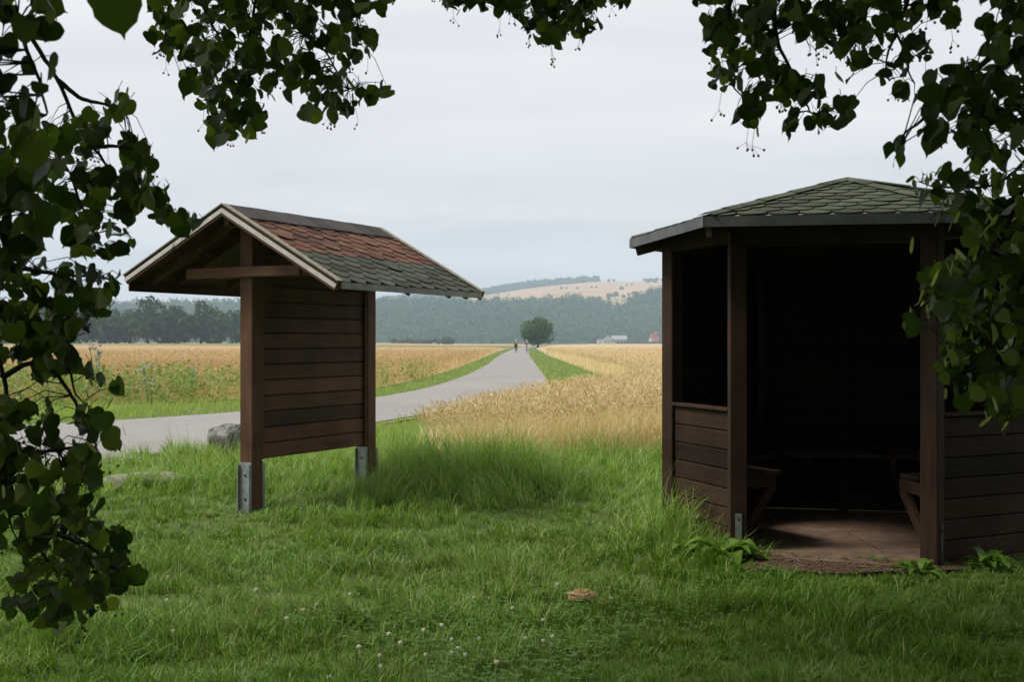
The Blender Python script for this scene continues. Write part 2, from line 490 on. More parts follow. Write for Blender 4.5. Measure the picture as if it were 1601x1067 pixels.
# right: wheat
RX = np.array([(15.6, 2.4), (16.5, -.6), (20, .2), (22.5, 1.3), (24, 2.5), (38, 4.0), (130, 4.1), (300, 6.2), (450, 12), (600, 21), (900, 60)])
ysr = np.concatenate([np.arange(15.6, 60, .8), np.geomspace(60, 950, 60)])
field_sheet("field", lambda y: np.interp(y, RX[:, 0], RX[:, 1]), ysr, 1, M_wheatfield,
            lambda x, y, e_: .015 + .46 * smooth(44, 85, y) * e_ + .12 * e_ * smooth(48, 80, y) * (fbm(np.array([x * .35]), np.array([y * .35]), 3)[0] - .5))
LXs = LF[::-1]
ysl_ = np.concatenate([np.arange(24.5, 60, .8), np.geomspace(60, 950, 60)])
def lx(y): return float(np.interp(y, LF[:, 1], LF[:, 0])) - .1 if y < 300 else float(np.interp(y, [300, 600, 950], [-.6, 11, 30]))
field_sheet("field", lx, ysl_, -1, M_leftfield,
            lambda x, y, e_: .015 + .42 * smooth(44, 85, y) * e_ + .12 * e_ * smooth(48, 80, y) * (fbm(np.array([x * .35]), np.array([y * .35]), 4)[0] - .5) + .75 * smooth(80, 420, y) * smooth(20, 90, -x))

# hills: flat valley edge, wooded slope, then a wide tan upland
fr_px = np.array([-1500, -400, 0, 200, 370, 590, 680, 760, 830, 900, 945, 968, 990, 1030, 1100, 1300, 1700, 3000])
fr_h = np.array([46, 50, 55, 58, 58, 62, 62, 60, 62, 65, 62, 53, 68, 78, 80, 72, 60, 50]) * .93
rd_px = np.array([-1500, 0, 400, 600, 700, 760, 800, 850, 930, 1040, 1200, 1500, 2500])
rd_h = np.array([40, 58, 60, 64, 70, 77, 84, 91, 97, 97.5, 95, 88, 60])
def hill_h(x, y):
    px = 800.5 + FPX * x / y
    f = np.interp(px, fr_px, fr_h); r_ = np.interp(px, rd_px, rd_h)
    crest = f * 1600 / FPX
    top = r_ * 2700 / FPX
    a = crest * smooth(1080, 1600, y) ** 1.0
    bck = (top - crest) * np.clip((y - 1600) / 1100, 0, 1)
    drop = 60 * smooth(2750, 3200, y)
    return -1.0 + a + bck - drop + 2.0 * (fbm(x * .01, y * .01, 9) - .5) * smooth(1100, 1300, y)
hy = np.concatenate([np.linspace(1050, 1700, 40), np.linspace(1730, 2800, 50), np.linspace(2830, 3200, 8)])
hu = np.linspace(-1.3, 1.3, 260)
HX = hy[:, None] * hu[None, :]; HY = np.repeat(hy[:, None], len(hu), 1)
HZ = hill_h(HX, HY)
M_hill, t, b = new_mat("upland_fields")
n1 = noise(t, .0045, 3, .5, vscale=(.55, 1.8, 0)); n2 = noise(t, .03, 5, .6)
c = ramp(t, n1, [(.32, (.24, .18, .065)), (.40, (.36, .225, .10)), (.50, (.43, .265, .135)), (.60, (.38, .23, .115)), (.70, (.22, .21, .065))])
n3 = noise(t, .012, 2, .4, vscale=(.25, 2.4, 0))
c = mixc(t, ramp(t, n3, [(.60, (0, 0, 0)), (.64, (.75, .75, .75))]), c, (.13, .13, .05))
c = mixc(t, ramp(t, n2, [(.4, (0, 0, 0)), (.8, (.3, .3, .3))]), c, (.34, .24, .1))
tcn = t.nodes.new("ShaderNodeTexCoord"); sp = t.nodes.new("ShaderNodeSeparateXYZ"); t.links.new(tcn.outputs["Object"], sp.inputs[0])
mr = t.nodes.new("ShaderNodeMapRange"); mr.inputs[1].default_value = 1560; mr.inputs[2].default_value = 1640; mr.inputs[3].default_value = 1; mr.inputs[4].default_value = 0
t.links.new(sp.outputs[1], mr.inputs[0])
c = mixc(t, mr.outputs[0], c, (.035, .06, .02))
t.links.new(c, b.inputs["Base Color"])
o = np_mesh("hills", np.stack([HX, HY, HZ], -1).reshape(-1, 3), [grid_faces(len(hy), len(hu))], M_hill, smooth=True)
tag(o, kind="structure")

# ------------------------------------------------------------------ leaf clouds for distant trees
def leaf_quads(P, Nrm, size, rng, jitter=.8):
    """one irregular quad per point, roughly facing Nrm"""
    n = len(P)
    Nn = Nrm + rng.normal(0, jitter, (n, 3)); Nn /= np.linalg.norm(Nn, axis=1)[:, None] + 1e-9
    ref = rng.normal(0, 1, (n, 3))
    A = np.cross(Nn, ref); A /= np.linalg.norm(A, axis=1)[:, None] + 1e-9
    B = np.cross(Nn, A)
    s = size * rng.uniform(.6, 1.35, (n, 1))
    q = np.stack([P - A * s, P - B * s * rng.uniform(.5, .9, (n, 1)), P + A * s * rng.uniform(.7, 1.1, (n, 1)), P + B * s * rng.uniform(.5, .9, (n, 1))], 1)
    return q.reshape(-1, 3)
def quad_faces(n, base=0): return (np.arange(n * 4).reshape(-1, 4) + base)
def crown_points(n, rx, ry, rz, rng, lobes=24, lobe=.42):
    """points on the skin of overlapping lobes that make up an ellipsoid crown, centre at 0"""
    d = rng.normal(0, 1, (lobes, 3)); d /= np.linalg.norm(d, axis=1)[:, None]
    cen = d * rng.uniform(.45, .68, (lobes, 1))
    k = rng.integers(0, lobes, n)
    u = rng.normal(0, 1, (n, 3)); u /= np.linalg.norm(u, axis=1)[:, None]
    r_ = lobe * rng.uniform(.75, 1.05, (n, 1)) * rng.uniform(.8, 1.2, (lobes, 1))[k]
    p = cen[k] + u * r_
    sc = np.array([rx, ry, rz])
    return p * sc, u
def trunk_tree(name, h, rx, rz, n, leaf, mat, seed, trunk_h=.2, two=None):
    rng = np.random.default_rng(seed)
    root = empty(name)
    mb = MB()
    th = h * .55
    mb.tube([(0, 0, -.3), (.02 * h, 0, h * .15), (0, .02 * h, h * .35), (.01 * h, 0, th)], [h * .035, h * .026, h * .02, h * .008], 8)
    for k in range(5):
        a = k * 2.4 + seed
        z0 = h * (.2 + .05 * k)
        mb.tube([(0, 0, z0), (math.cos(a) * rx * .35, math.sin(a) * rx * .35, z0 + h * .14), (math.cos(a) * rx * .6, math.sin(a) * rx * .6, z0 + h * .24)], [h * .012, h * .008, h * .003], 5)
    mb.build("trunk", M_bark, root)
    if two is None: two = [(0, 0, 1, 1)]
    PP, NN = [], []
    for (ox, oy, f, share) in two:
        p, u = crown_points(int(n * share), rx * f, rx * f, rz * f, rng)
        PP.append(p + np.array([ox, oy, h - rz * f * 1.0 if f == 1 else h * .93 - rz * f])); NN.append(u)
    P = np.concatenate(PP); U = np.concatenate(NN)
    ok = P[:, 2] > trunk_h * h
    P, U = P[ok], U[ok]
    np_mesh("crown", leaf_quads(P, U, leaf, rng), [quad_faces(len(P))], mat, root)
    return root

# the lone round tree beside the far end of the road
lone = trunk_tree("lone_tree", 9.4, 4.1, 4.7, 6500, .30, M_lone, 11, .07, [(-.9, 0, 1, .62), (1.5, .5, .86, .38)])
lone.location = (7.3, 330, 0)
tag(lone, "round dark green broadleaf tree standing alone beside the far end of the road", "tree")

# wood edge beyond the left field
protos = [trunk_tree("broadleaf_tree", hh, rr, rz, 1500, .75, M_rowtree, sd, .02) for hh, rr, rz, sd in ((15, 6.2, 7.6, 21), (13.5, 5.6, 7, 22), (16, 6.0, 8.2, 23))]
rng = np.random.default_rng(5)
spots = []
for k in range(21):
    px = -140 + 26.5 * k + rng.uniform(-6, 6)
    Y = 395 + rng.uniform(-8, 8) + (k % 2) * 14 + max(0, px - 300) * .25
    spots.append((px, Y, rng.uniform(.9, 1.1) * (.93 if px > 330 else 1.0), rng.uniform(0, 6.28)))
for i, (px, Y, s_, a) in enumerate(spots):
    o = protos[i] if i < 3 else copy_tree(protos[i % 3])
    x, y, _ = at(px, 536, Y)
    o.location = (x, y, .6); o.scale = (s_, s_, s_); o.rotation_euler = (0, 0, a)
    tag(o, "dark green broadleaf tree in the wood edge beyond the ripe left field", "tree", "trees along the wood edge beyond the left field")

# wooded hillside: one mass
def wood_mass(name, pts, hgt, n_per, leaf, mat, seed):
    rng = np.random.default_rng(seed)
    base_p, base_u = [], []
    for k in range(6):
        p, u = crown_points(n_per, 1, 1, 1, rng, 9, .5); base_p.append(p); base_u.append(u)
    PP, UU = [], []
    for (x, y, z) in pts:
        k = rng.integers(0, 6); a = rng.uniform(0, 6.28); s_ = rng.uniform(.7, 1.3)
        ca, sa = math.cos(a), math.sin(a)
        p = base_p[k]; u = base_u[k]
        rx = hgt * .42 * s_; rz = hgt * .55 * s_
        q = np.stack([(p[:, 0] * ca - p[:, 1] * sa) * rx + x, (p[:, 0] * sa + p[:, 1] * ca) * rx + y, p[:, 2] * rz + z + hgt * .5], -1)
        uu = np.stack([u[:, 0] * ca - u[:, 1] * sa, u[:, 0] * sa + u[:, 1] * ca, u[:, 2]], -1)
        PP.append(q); UU.append(uu)
    P = np.concatenate(PP); U = np.concatenate(UU)
    return np_mesh(name, leaf_quads(P, U, leaf, rng, .6), [quad_faces(len(P))], mat)
rng = np.random.default_rng(77)
pts = []
y = 1120.0
while y < 1650:
    u = -.62
    while u < .40:
        yy = y + rng.uniform(-6, 6); xx = (u + rng.uniform(-.002, .002)) * yy
        px = 800.5 + FPX * xx / yy
        if rng.random() < .93 and not (1540 < yy and 940 < px < 985 and rng.random() < .9):
            pts.append((xx, yy, float(hill_h(np.array(xx), np.array(yy))) - 2.5 + rng.normal(0, 1.6)))
        u += (13 if -.35 < u < .16 else 20) / y
    y += 13 + (y - 1120) * .004
wm = wood_mass("hillside_wood", pts, 15.5, 72, 1.35, M_hillwood, 78)
tag(wm, "hazy blue green broadleaf wood covering the whole far hillside", "wood", kind="stuff")
pts = []
for k in range(700):
    px = rng.uniform(600, 935); yy = rng.uniform(2560, 2740)
    lim = np.interp(px, [600, 700, 760, 850, 935], [2350, 2480, 2570, 2600, 2700])
    if yy < lim: continue
    xx = (px - 800.5) / FPX * yy
    pts.append((xx, yy, float(hill_h(np.array(xx), np.array(yy))) - 3))
wm = wood_mass("hilltop_wood", pts, 18, 70, 2.2, M_hillwood, 79)
tag(wm, "dark strip of wood crowning the far ridge above the tan upland fields", "wood", kind="stuff")
# hedgerow trees on the upland
hp = trunk_tree("hedgerow_tree", 14, 8, 6.5, 500, 1.5, M_hillwood, 31, .05)
hspots = [(952, 2690, .9), (960, 2700, .8), (1008, 2690, 1.0), (1018, 2660, 1.2), (1026, 2690, 1.3), (1036, 2690, 1.1), (972, 2260, 1.0), (1012, 2550, 1.3), (1024, 2540, 1.2),
          (962, 1990, 1.35), (953, 1900, 1.2), (975, 1950, .8), (983, 1960, .7), (990, 1945, .8), (878, 2350, .7), (886, 2330, .6), (903, 2300, .6), (925, 2310, .6), (932, 2320, .55), (980, 2420, .6), (988, 2440, .6)]
for i, (px, Y, s_) in enumerate(hspots):
    o = hp if i == 0 else copy_tree(hp)
    xx = (px - 800.5) / FPX * Y
    o.location = (xx, Y, float(hill_h(np.array(xx), np.array(Y))) - 1); o.scale = (s_ * .62, s_ * .62, s_ * .6); o.rotation_euler = (0, 0, i * 1.3)
    tag(o, "small hazy hedgerow tree on the tan upland fields above the wood", "tree", "hedgerow trees on the upland fields")

def bush_mesh(name, L_, D_, H_, n, leaf, mat, seed, parent=None):
    rng = np.random.default_rng(seed)
    k = max(1, int(L_ / (H_ * 1.1)))
    PP, UU = [], []
    for j in range(k):
        p, u = crown_points(n // k, H_ * .9, D_ / 2, H_ * rng.uniform(.42, .6), rng, 8, .5)
        PP.append(p + np.array([-L_ / 2 + L_ * (j + .5) / k, 0, H_ * .42])); UU.append(u)
    P = np.concatenate(PP); U = np.concatenate(UU); ok = P[:, 2] > -.1
    return np_mesh(name, leaf_quads(P[ok], U[ok], leaf, rng), [quad_faces(int(ok.sum()))], mat, parent)
o = bush_mesh("field_hedge", 30, 6, 3.6, 1600, .5, M_hedge, 41); o.location = tuple(at(651, 536, 690)[:2]) + (.3,)
tag(o, "long low green hedge at the far end of the field left of the road", "hedge")
o = bush_mesh("round_bush", 8.5, 7, 4.9, 700, .6, M_hedge, 42); o.location = tuple(at(700, 536, 680)[:2]) + (.3,)
tag(o, "dark round bush standing at the end of the long field hedge", "bush")
# garden trees and bushes round the far houses
o = bush_mesh("garden_tree", 7, 7, 8.5, 420, .8, M_hedge, 43); o.location = tuple(at(933, 536, 1030)[:2]) + (.1,)
tag(o, "rounded green garden tree left behind the pale farmhouse", "tree")
o = bush_mesh("garden_hedge", 42, 4, 2.6, 700, .7, M_hedge, 44); o.location = tuple(at(1003, 536, 985)[:2]) + (.1,)
tag(o, "low hedge between the farmhouse and the red roofed house", "hedge")

# ------------------------------------------------------------------ far houses
M_white = simple("white_render", (.62, .60, .56), (.74, .72, .68), 1.2, .9)
M_cream = simple("cream_render", (.48, .45, .36), (.58, .55, .46), 1.2, .9)
M_tan = simple("tan_render", (.46, .34, .17), (.54, .42, .24), 1.2, .9)
M_rslate = simple("slate_roof", (.22, .23, .26), (.32, .33, .36), 2, .8)
M_rred = simple("red_tile_roof", (.26, .05, .04), (.36, .09, .065), 2, .8)
M_rbrick = simple("brick_roof", (.28, .13, .085), (.36, .19, .13), 2, .8)
M_glass = simple("window_glass", (.03, .035, .045), (.06, .07, .08), 4, .15)
def house(label, px, Y, wd, dp, hw, hr, wallm, roofm, gable_to_view=False, wins=3, rz=0):
    x, y, _ = at(px, 536, Y)
    root = empty("house", (x, y, 0), rz); root.scale = (.85, .85, .80); root.location.z = .9
    m = MB(); m.box(-wd / 2, wd / 2, -dp / 2, dp / 2, 0, hw)
    r_ = MB(); e = .4
    if gable_to_view:
        m.poly([(-wd / 2, -dp / 2, hw), (wd / 2, -dp / 2, hw), (0, -dp / 2, hr - .2), (-wd / 2, dp / 2, hw), (wd / 2, dp / 2, hw), (0, dp / 2, hr - .2)], [(0, 1, 2), (5, 4, 3)])
        for s_ in (-1, 1):
            a = [(s_ * (wd / 2 + e), -dp / 2 - e, hw - .3), (0, -dp / 2 - e, hr), (0, dp / 2 + e, hr), (s_ * (wd / 2 + e), dp / 2 + e, hw - .3)]
            r_.poly(a + [(p[0], p[1], p[2] - .25) for p in a], [(0, 1, 2, 3), (7, 6, 5, 4), (0, 4, 5, 1), (1, 5, 6, 2), (2, 6, 7, 3), (3, 7, 4, 0)])
    else:
        m.poly([(-wd / 2, -dp / 2, hw), (-wd / 2, dp / 2, hw), (-wd / 2, 0, hr - .2), (wd / 2, -dp / 2, hw), (wd / 2, dp / 2, hw), (wd / 2, 0, hr - .2)], [(0, 2, 1), (3, 4, 5)])
        for s_ in (-1, 1):
            a = [(-wd / 2 - e, s_ * (dp / 2 + e), hw - .3), (wd / 2 + e, s_ * (dp / 2 + e), hw - .3), (wd / 2 + e, 0, hr), (-wd / 2 - e, 0, hr)]
            r_.poly(a + [(p[0], p[1], p[2] - .25) for p in a], [(0, 1, 2, 3), (7, 6, 5, 4), (0, 4, 5, 1), (1, 5, 6, 2), (2, 6, 7, 3), (3, 7, 4, 0)])
    m.build("wall", wallm, root)
    rf = r_.build("roof", roofm, root)
    ch = MB(); ch.box(wd * .2, wd * .2 + .8, -.4, .4, hr - 1.2, hr + .9); ch.build("chimney", M_rbrick, rf)
    for k in range(wins):
        xx = -wd / 2 + wd * (k + .5) / wins
        mm = MB(); mm.box(xx - .55, xx + .55, -dp / 2 - .06, -dp / 2 + .05, hw * .38, hw * .38 + 1.4); mm.build("window", M_glass, root)
    tag(root, label, "house")
    return root
house("small white building left of the pale farmhouse at the far field edge", 938, 960, 5.5, 5, 3.2, 4.6, M_white, M_rslate, True, 1)
house("pale cream farmhouse under a grey roof with a gable to the field", 951, 985, 9.5, 9, 4.6, 8.0, M_cream, M_rslate, True, 3)
house("tan gabled farm building with a wide blue grey slate roof", 968, 1000, 15, 9, 4.4, 8.4, M_tan, M_rslate, False, 4)
hs = house("tall white house with a steep red roof and brick dormer near the shelter", 1023, 990, 10, 9, 4.2, 10.5, M_white, M_rred, False, 4)
dm = MB(); dm.box(-.2, 3.4, -2.6, 2.6, 7.2, 11.6); dm.poly([(-.5, -2.9, 11.6), (3.7, -2.9, 11.6), (3.7, 2.9, 11.6), (-.5, 2.9, 11.6), (1.6, 0, 13.8)], [(0, 1, 4), (1, 2, 4), (2, 3, 4), (3, 0, 4)])
dm.build("brick_dormer", M_rbrick, hs); hs.scale = (.72, .72, .74)
wg = MB(); wg.box(-6.6, -3.2, -5.6, -.6, 0, 3.4); wg.poly([(-6.8, -5.8, 3.4), (-3.0, -5.8, 3.4), (-4.9, -5.8, 6.2), (-6.8, -.6, 3.4), (-3.0, -.6, 3.4), (-4.9, -.6, 6.2)], [(0, 1, 2), (0, 2, 5, 3), (1, 4, 5, 2)])
wg.build("white_gable", M_white, hs)

# ------------------------------------------------------------------ shingles
def shingle_plane(O, U, T, width, slope, tabw, expo, keep, mats_of, parent, name="shingles", lift=.012, clip=None, lip=.006, seed=1, start=0.0):
    """O lower-left corner of the roof plane, U along the eave, T up the slope; builds one mesh of lapped scalloped tabs"""
    rng = random.Random(seed)
    O = Vector(O); U = Vector(U).normalized(); T = Vector(T).normalized(); Nn = U.cross(T)
    bm = bmesh.new()
    rows = int(math.ceil((slope - start) / expo))
    for r_ in range(rows):
        t0 = start + r_ * expo
        off = (0.5 if r_ % 2 else 0.0) * tabw
        k0 = -1; n = int(width / tabw) + 2
        for k in range(k0, n):
            s0 = k * tabw + off + .004; s1 = s0 + tabw - .008
            if s1 < -.0 or s0 > width: continue
            pts = []; dj = rng.uniform(-.007, .007)
            for j in range(8):
                f = j / 7
                q = abs(f - .5) * 2
                pts.append((s0 + (s1 - s0) * f, t0 - .012 + expo * .62 * q ** 2.6 + rng.uniform(-.003, .003) + dj))
            pts += [(s1, min(slope, t0 + expo * 1.75)), (s0, min(slope, t0 + expo * 1.75))]
            tl = t0 + expo * 1.75
            jit = rng.uniform(0, .003) + (rng.uniform(.003, .009) if rng.random() < .12 else 0)
            def h(t_): return lift * (1 - (t_ - t0) / (expo * 1.75)) + .002 + jit
            top = [bm.verts.new(O + U * s_ + T * t_ + Nn * (h(t_) + lip)) for s_, t_ in pts]
            bot = [bm.verts.new(O + U * s_ + T * t_ + Nn * (h(t_) - .001)) for s_, t_ in pts]
            f0 = bm.faces.new(top); f0.material_index = mats_of(t0)
            for j in range(len(pts)):
                a, b2 = j, (j + 1) % len(pts)
                ff = bm.faces.new((top[a], bot[a], bot[b2], top[b2])); ff.material_index = mats_of(t0)
    planes = [(O, -U), (O + U * width, U), (O + T * slope, T)] + (clip or [])
    for (p, nrm) in planes:
        bmesh.ops.bisect_plane(bm, geom=bm.verts[:] + bm.edges[:] + bm.faces[:], plane_co=p, plane_no=nrm, clear_outer=True)
    me = bpy.data.meshes.new(name); bm.to_mesh(me); bm.free()
    return link_mesh(name, me, keep, parent)

# ------------------------------------------------------------------ information board (left)
ang = math.atan2(.88, .474)
u2 = Vector((.474, .88)); w2 = Vector((-.88, .474))
bc = Vector((-2.28, 10.1)) + u2 * .07 + w2 * .07
board = empty("information_board", (bc.x, bc.y, 0), ang)
tag(board, "brown wooden notice board on two posts under a red and green shingled gable roof", "notice board")
PX = (0.0, 1.74)
ZR = 2.66
eR = (-1.21, 1.98); eL = (1.15, 2.09)        # (y, z) of the two eaves
for x in PX:
    m = MB(); m.box(x - .07, x + .07, -.07, .07, .03, 2.50)
    p = m.build("post", M_post, board, .006)
    for s_ in (-1, 1):
        b_ = MB()
        x0 = x + s_ * .0725
        b_.box(min(x0, x0 + s_ * .006), max(x0, x0 + s_ * .006), -.066, .066, -.15, .445)
        for yy in (-.066, .06):
            b_.box(min(x0 + s_ * .006, x0 + s_ * .035), max(x0 + s_ * .006, x0 + s_ * .035), yy, yy + .006, -.15, .425)
        br2 = b_.build("metal_bracket", M_steel, p)
        for zz in (.12, .33):
            k_ = MB(); k_.tube([(x0 + s_ * .005, 0, zz), (x0 + s_ * .016, 0, zz)], .012, 6); k_.build("bolt", M_rust, p)
# planks: bevelled so that the joints read as grooves
m = MB()
nP = 13; z = .455; ph = .1415
for k in range(nP):
    z0 = z + k * ph
    for (ya, yb) in ((-.032, -.004), (.004, .032)):
        m.box(.071, 1.669, ya, yb, z0 + .0035, z0 + ph - .0035)
pl = m.build("plank_panel", M_plank, board, .008, seg=1)
m = MB(); m.box(.071, 1.669, -.003, .003, .47, 2.28); m.build("panel_core", M_plank, board)
for (x0, x1) in ((.0705, .10), (1.64, 1.6695)):
    for (y0, y1) in ((-.062, -.034), (.034, .062)):
        m = MB(); m.box(x0, x1, y0, y1, .46, 2.25); m.build("panel_batten", M_post, board, .003)
for x in PX:
    for s_ in (-1, 1):
        m = MB(); xa = x + s_ * .0712; xb = x + s_ * .118
        if s_ * (x - .87) < 0: continue
        m.box(min(xa, xb), max(xa, xb), -.63, .66, 2.075, 2.165)
        m.build("cross_arm", M_beamy, board, .005)
for x in (.16, 1.58):
    m = MB(); m.box(x - .02, x + .02, -.55, .58, 2.085, 2.16); m.build("cross_arm", M_beamy, board, .004)
# roof
xa, xb = -.35, 1.99
def slope_geom(side):
    e = eR if side < 0 else eL
    ln = math.hypot(e[0], ZR - e[1])
    return e, ln
for side in (-1, 1):
    e, ln = slope_geom(side)
    Ty, Tz = -e[0] / ln, (ZR - e[1]) / ln                       # up-slope
    Ny, Nz = (Tz, -Ty) if side > 0 else (-Tz, Ty)
    if Nz < 0: Ny, Nz = -Ny, -Nz
    d = MB()                                                    # deck boards running along the ridge
    nb = 10
    for k in range(nb):
        t0 = ln * k / nb + .002; t1 = ln * (k + 1) / nb - .002
        q = []
        for t_ in (t0, t1):
            for h in (-.028, -.004):
                q.append((e[0] + Ty * t_ + Ny * h, e[1] + Tz * t_ + Nz * h))
        P = [(x, yy, zz) for x in (xa + .02, xb - .02) for yy, zz in q]
        d.poly(P, [(0, 1, 3, 2), (4, 6, 7, 5), (0, 4, 5, 1), (2, 3, 7, 6), (0, 2, 6, 4), (1, 5, 7, 3)])
    roof = d.build("roof_deck", M_beam, board)
    bm_ = bmesh.new(); bm_.from_mesh(roof.data); bmesh.ops.recalc_face_normals(bm_, faces=bm_.faces); bm_.to_mesh(roof.data); bm_.free()
    # shingles
    if side < 0:
        O = (xa + .01, e[0], e[1]); U = (1, 0, 0)
    else:
        O = (xb - .01, e[0], e[1]); U = (-1, 0, 0)
    shingle_plane(O, U, (0, Ty, Tz), xb - xa - .02, ln - .05, .215, .112, [M_green, M_red], lambda t_: 0 if t_ < ln * .40 else 1, roof, seed=7 + side)
    # ridge felt
    f = MB()
    t1 = ln - .24
    a0 = (e[0] + Ty * t1 + Ny * .026, e[1] + Tz * t1 + Nz * .026); a1 = (0.0, ZR + .03)
    yo = Ny * .006
    nseg = 9
    for k in range(nseg):
        x0 = xa + .06 + (xb - xa - .12) * k / nseg; x1 = xa + .06 + (xb - xa - .12) * (k + 1.06) / nseg
        x1 = min(x1, xb - .06); hh = .0022 * (k % 2)
        P = [(x, yy, zz + hh + dz) for dz in (0, .006) for (x, yy, zz) in ((x0, *a0), (x1, *a0), (x1, *a1), (x0, *a1))]
        f.poly(P, [(3, 2, 1, 0), (4, 5, 6, 7), (0, 1, 5, 4), (1, 2, 6, 5), (2, 3, 7, 6), (3, 0, 4, 7)] if side < 0 else [(0, 1, 2, 3), (7, 6, 5, 4), (4, 5, 1, 0), (5, 6, 2, 1), (6, 7, 3, 2), (7, 4, 0, 3)])
    f.build("ridge_felt", M_ridge, roof)
    # verge: barge board, white metal strip, lichened batten, at both gables
    for (xg, s_) in ((xa, -1), (xb, 1)):
        def strip(x0, x1, h0, h1, mat, nm, tlo=-.01, thi=0.0):
            q = []
            for t_ in (tlo, ln + thi):
                for h in (h0, h1):
                    yy = e[0] + Ty * t_ + Ny * h; zz = e[1] + Tz * t_ + Nz * h
                    if t_ > .1:                                 # mitre at the ridge
                        k = (0 - yy) / Ty; yy += Ty * k; zz += Tz * k
                        yy += side * .0008
                    q.append((yy, zz))
            P = [(x, yy, zz) for x in (min(x0, x1), max(x0, x1)) for yy, zz in q]
            mm = MB(); mm.poly(P, [(0, 1, 3, 2), (4, 6, 7, 5), (0, 4, 5, 1), (2, 3, 7, 6), (0, 2, 6, 4), (1, 5, 7, 3)])
            o_ = mm.build(nm, mat, roof)
            b3 = bmesh.new(); b3.from_mesh(o_.data); bmesh.ops.recalc_face_normals(b3, faces=b3.faces); b3.to_mesh(o_.data); b3.free()
            return o_
        strip(xg, xg + s_ * .024, -.062, -.003, M_plank, "barge_board")
        strip(xg + s_ * .025, xg + s_ * .031, -.040, -.004, M_whitemetal, "metal_strip")
        strip(xg - s_ * .035, xg + s_ * .032, .024, .034, M_lichen, "verge_batten", -.012)
        strip(xg - s_ * .02, xg + s_ * .02, -.0025, .023, M_beam, "verge_upstand")
    # eave
    mm = MB()
    dpt = .055 if side < 0 else .135
    y0 = e[0] - .004 if side < 0 else e[0] - .012
    mm.box(xa + .03, xb - .03, min(e[0] + side * .001, e[0] + side * .016), max(e[0] + side * .001, e[0] + side * .016), e[1] - dpt + .012, e[1] + .012)
    mm.build("eave_board", M_greytrim if side < 0 else M_beam, roof)
    # rafters and purlin
    for x in (-.16, .04 + .07 + .05, .87, 1.58, 1.90):
        mm = MB(); a = Vector((x, e[0] + Ty * .08 + Ny * -.07, e[1] + Tz * .08 + Nz * -.07)); b_ = Vector((x, 0 - side * -.02, ZR - .085))
        mm.bar(a, b_, .04, .075, (0, Ny, Nz)); mm.build("rafter", M_beam, board, .003)
mm = MB(); mm.box(xa + .03, xb - .03, -.03, .03, 2.505, 2.585); mm.build("ridge_beam", M_beam, board, .003)

# ------------------------------------------------------------------ shelter (right)
P = [Vector(p) for p in ((1.60, 8.18), (2.80, 7.67), (4.10, 8.35), (3.60, 9.95), (2.20, 10.25), (1.27, 9.12))]
E = [Vector(p) for p in ((1.281, 7.636), (3.0, 7.34), (4.55, 8.15), (3.95, 10.42), (2.02, 10.75), (.969, 9.335))]
ZE = 2.335; APEX = Vector((2.036 * 1.277, 6.99 * 1.277, 2.75)); ctr = Vector((2.6, 8.93))
gaz = empty("shelter_hut", (ctr.x, ctr.y, 0))
tag(gaz, "open fronted dark brown six sided wooden shelter with a green shingled roof", "shelter")
def L3(p, z=0.0): return Vector((p.x - ctr.x, p.y - ctr.y, z))
def bis(i, ring):
    a = (ring[i - 1] - ring[i]).normalized() + (ring[(i + 1) % 6] - ring[i]).normalized()
    return math.atan2(a.y, a.x)
posts = []
for i in range(6):
    s_ = .06
    m = MB(); m.box(-s_, s_, -s_, s_, .02 if i in (0, 1) else 0, 2.36)
    o = m.build("post", M_gpost, gaz, .006)
    o.location = L3(P[i]); o.rotation_euler = (0, 0, bis(i, P) + math.pi / 4)
    posts.append(o)
# steel strap at the foot of the front-left post, dark strap on the right one
for i, mat in ((0, M_steel), (1, M_rust)):
    m = MB()
    m.box(-.027, .027, .061, .066, -.04, .29) if False else None
    o_ = posts[i]
    # the face looking to the front-left / front-right of the opening
    best = None
    want = Vector((-.55, -.84)) if i == 0 else Vector((.25, -.97))
    for k in range(4):
        a = k * math.pi / 2
        nrm = Vector((math.cos(a + o_.rotation_euler.z), math.sin(a + o_.rotation_euler.z)))
        if best is None or nrm.dot(want) > best[0]: best = (nrm.dot(want), a)
    a = best[1]; M = Matrix.Rotation(a, 4, 'Z')
    m.box(.0605, .066, -.022, .022, -.05, .29, M)
    st = m.build("metal_bracket", mat, o_, .0015)
    for zz in (.10, .25):
        k_ = MB(); k_.tube([tuple(M @ Vector((.064, 0, zz))), tuple(M @ Vector((.072, 0, zz)))], .009, 6); k_.build("bolt", M_rust, o_)
def wall_frame(i, j):
    a, b_ = P[i], P[j]; d = b_ - a
    return a, d.length, math.atan2(d.y, d.x)
def plank_wall(i, j, h, name, mat, full=False, out_=0.0):
    a, ln, an = wall_frame(i, j)
    m = MB(); ph = .145; n = int(round(h / ph)); ph = h / n
    x0, x1 = .075, ln - .075
    if full: x0, x1 = .02, ln - .02
    for k in range(n):
        m.box(x0, x1, -.016, .016, .03 + k * ph + .003, .03 + (k + 1) * ph - .003)
    o = m.build(name, mat, gaz, .006)
    o.location = L3(a); o.rotation_euler = (0, 0, an)
    return o
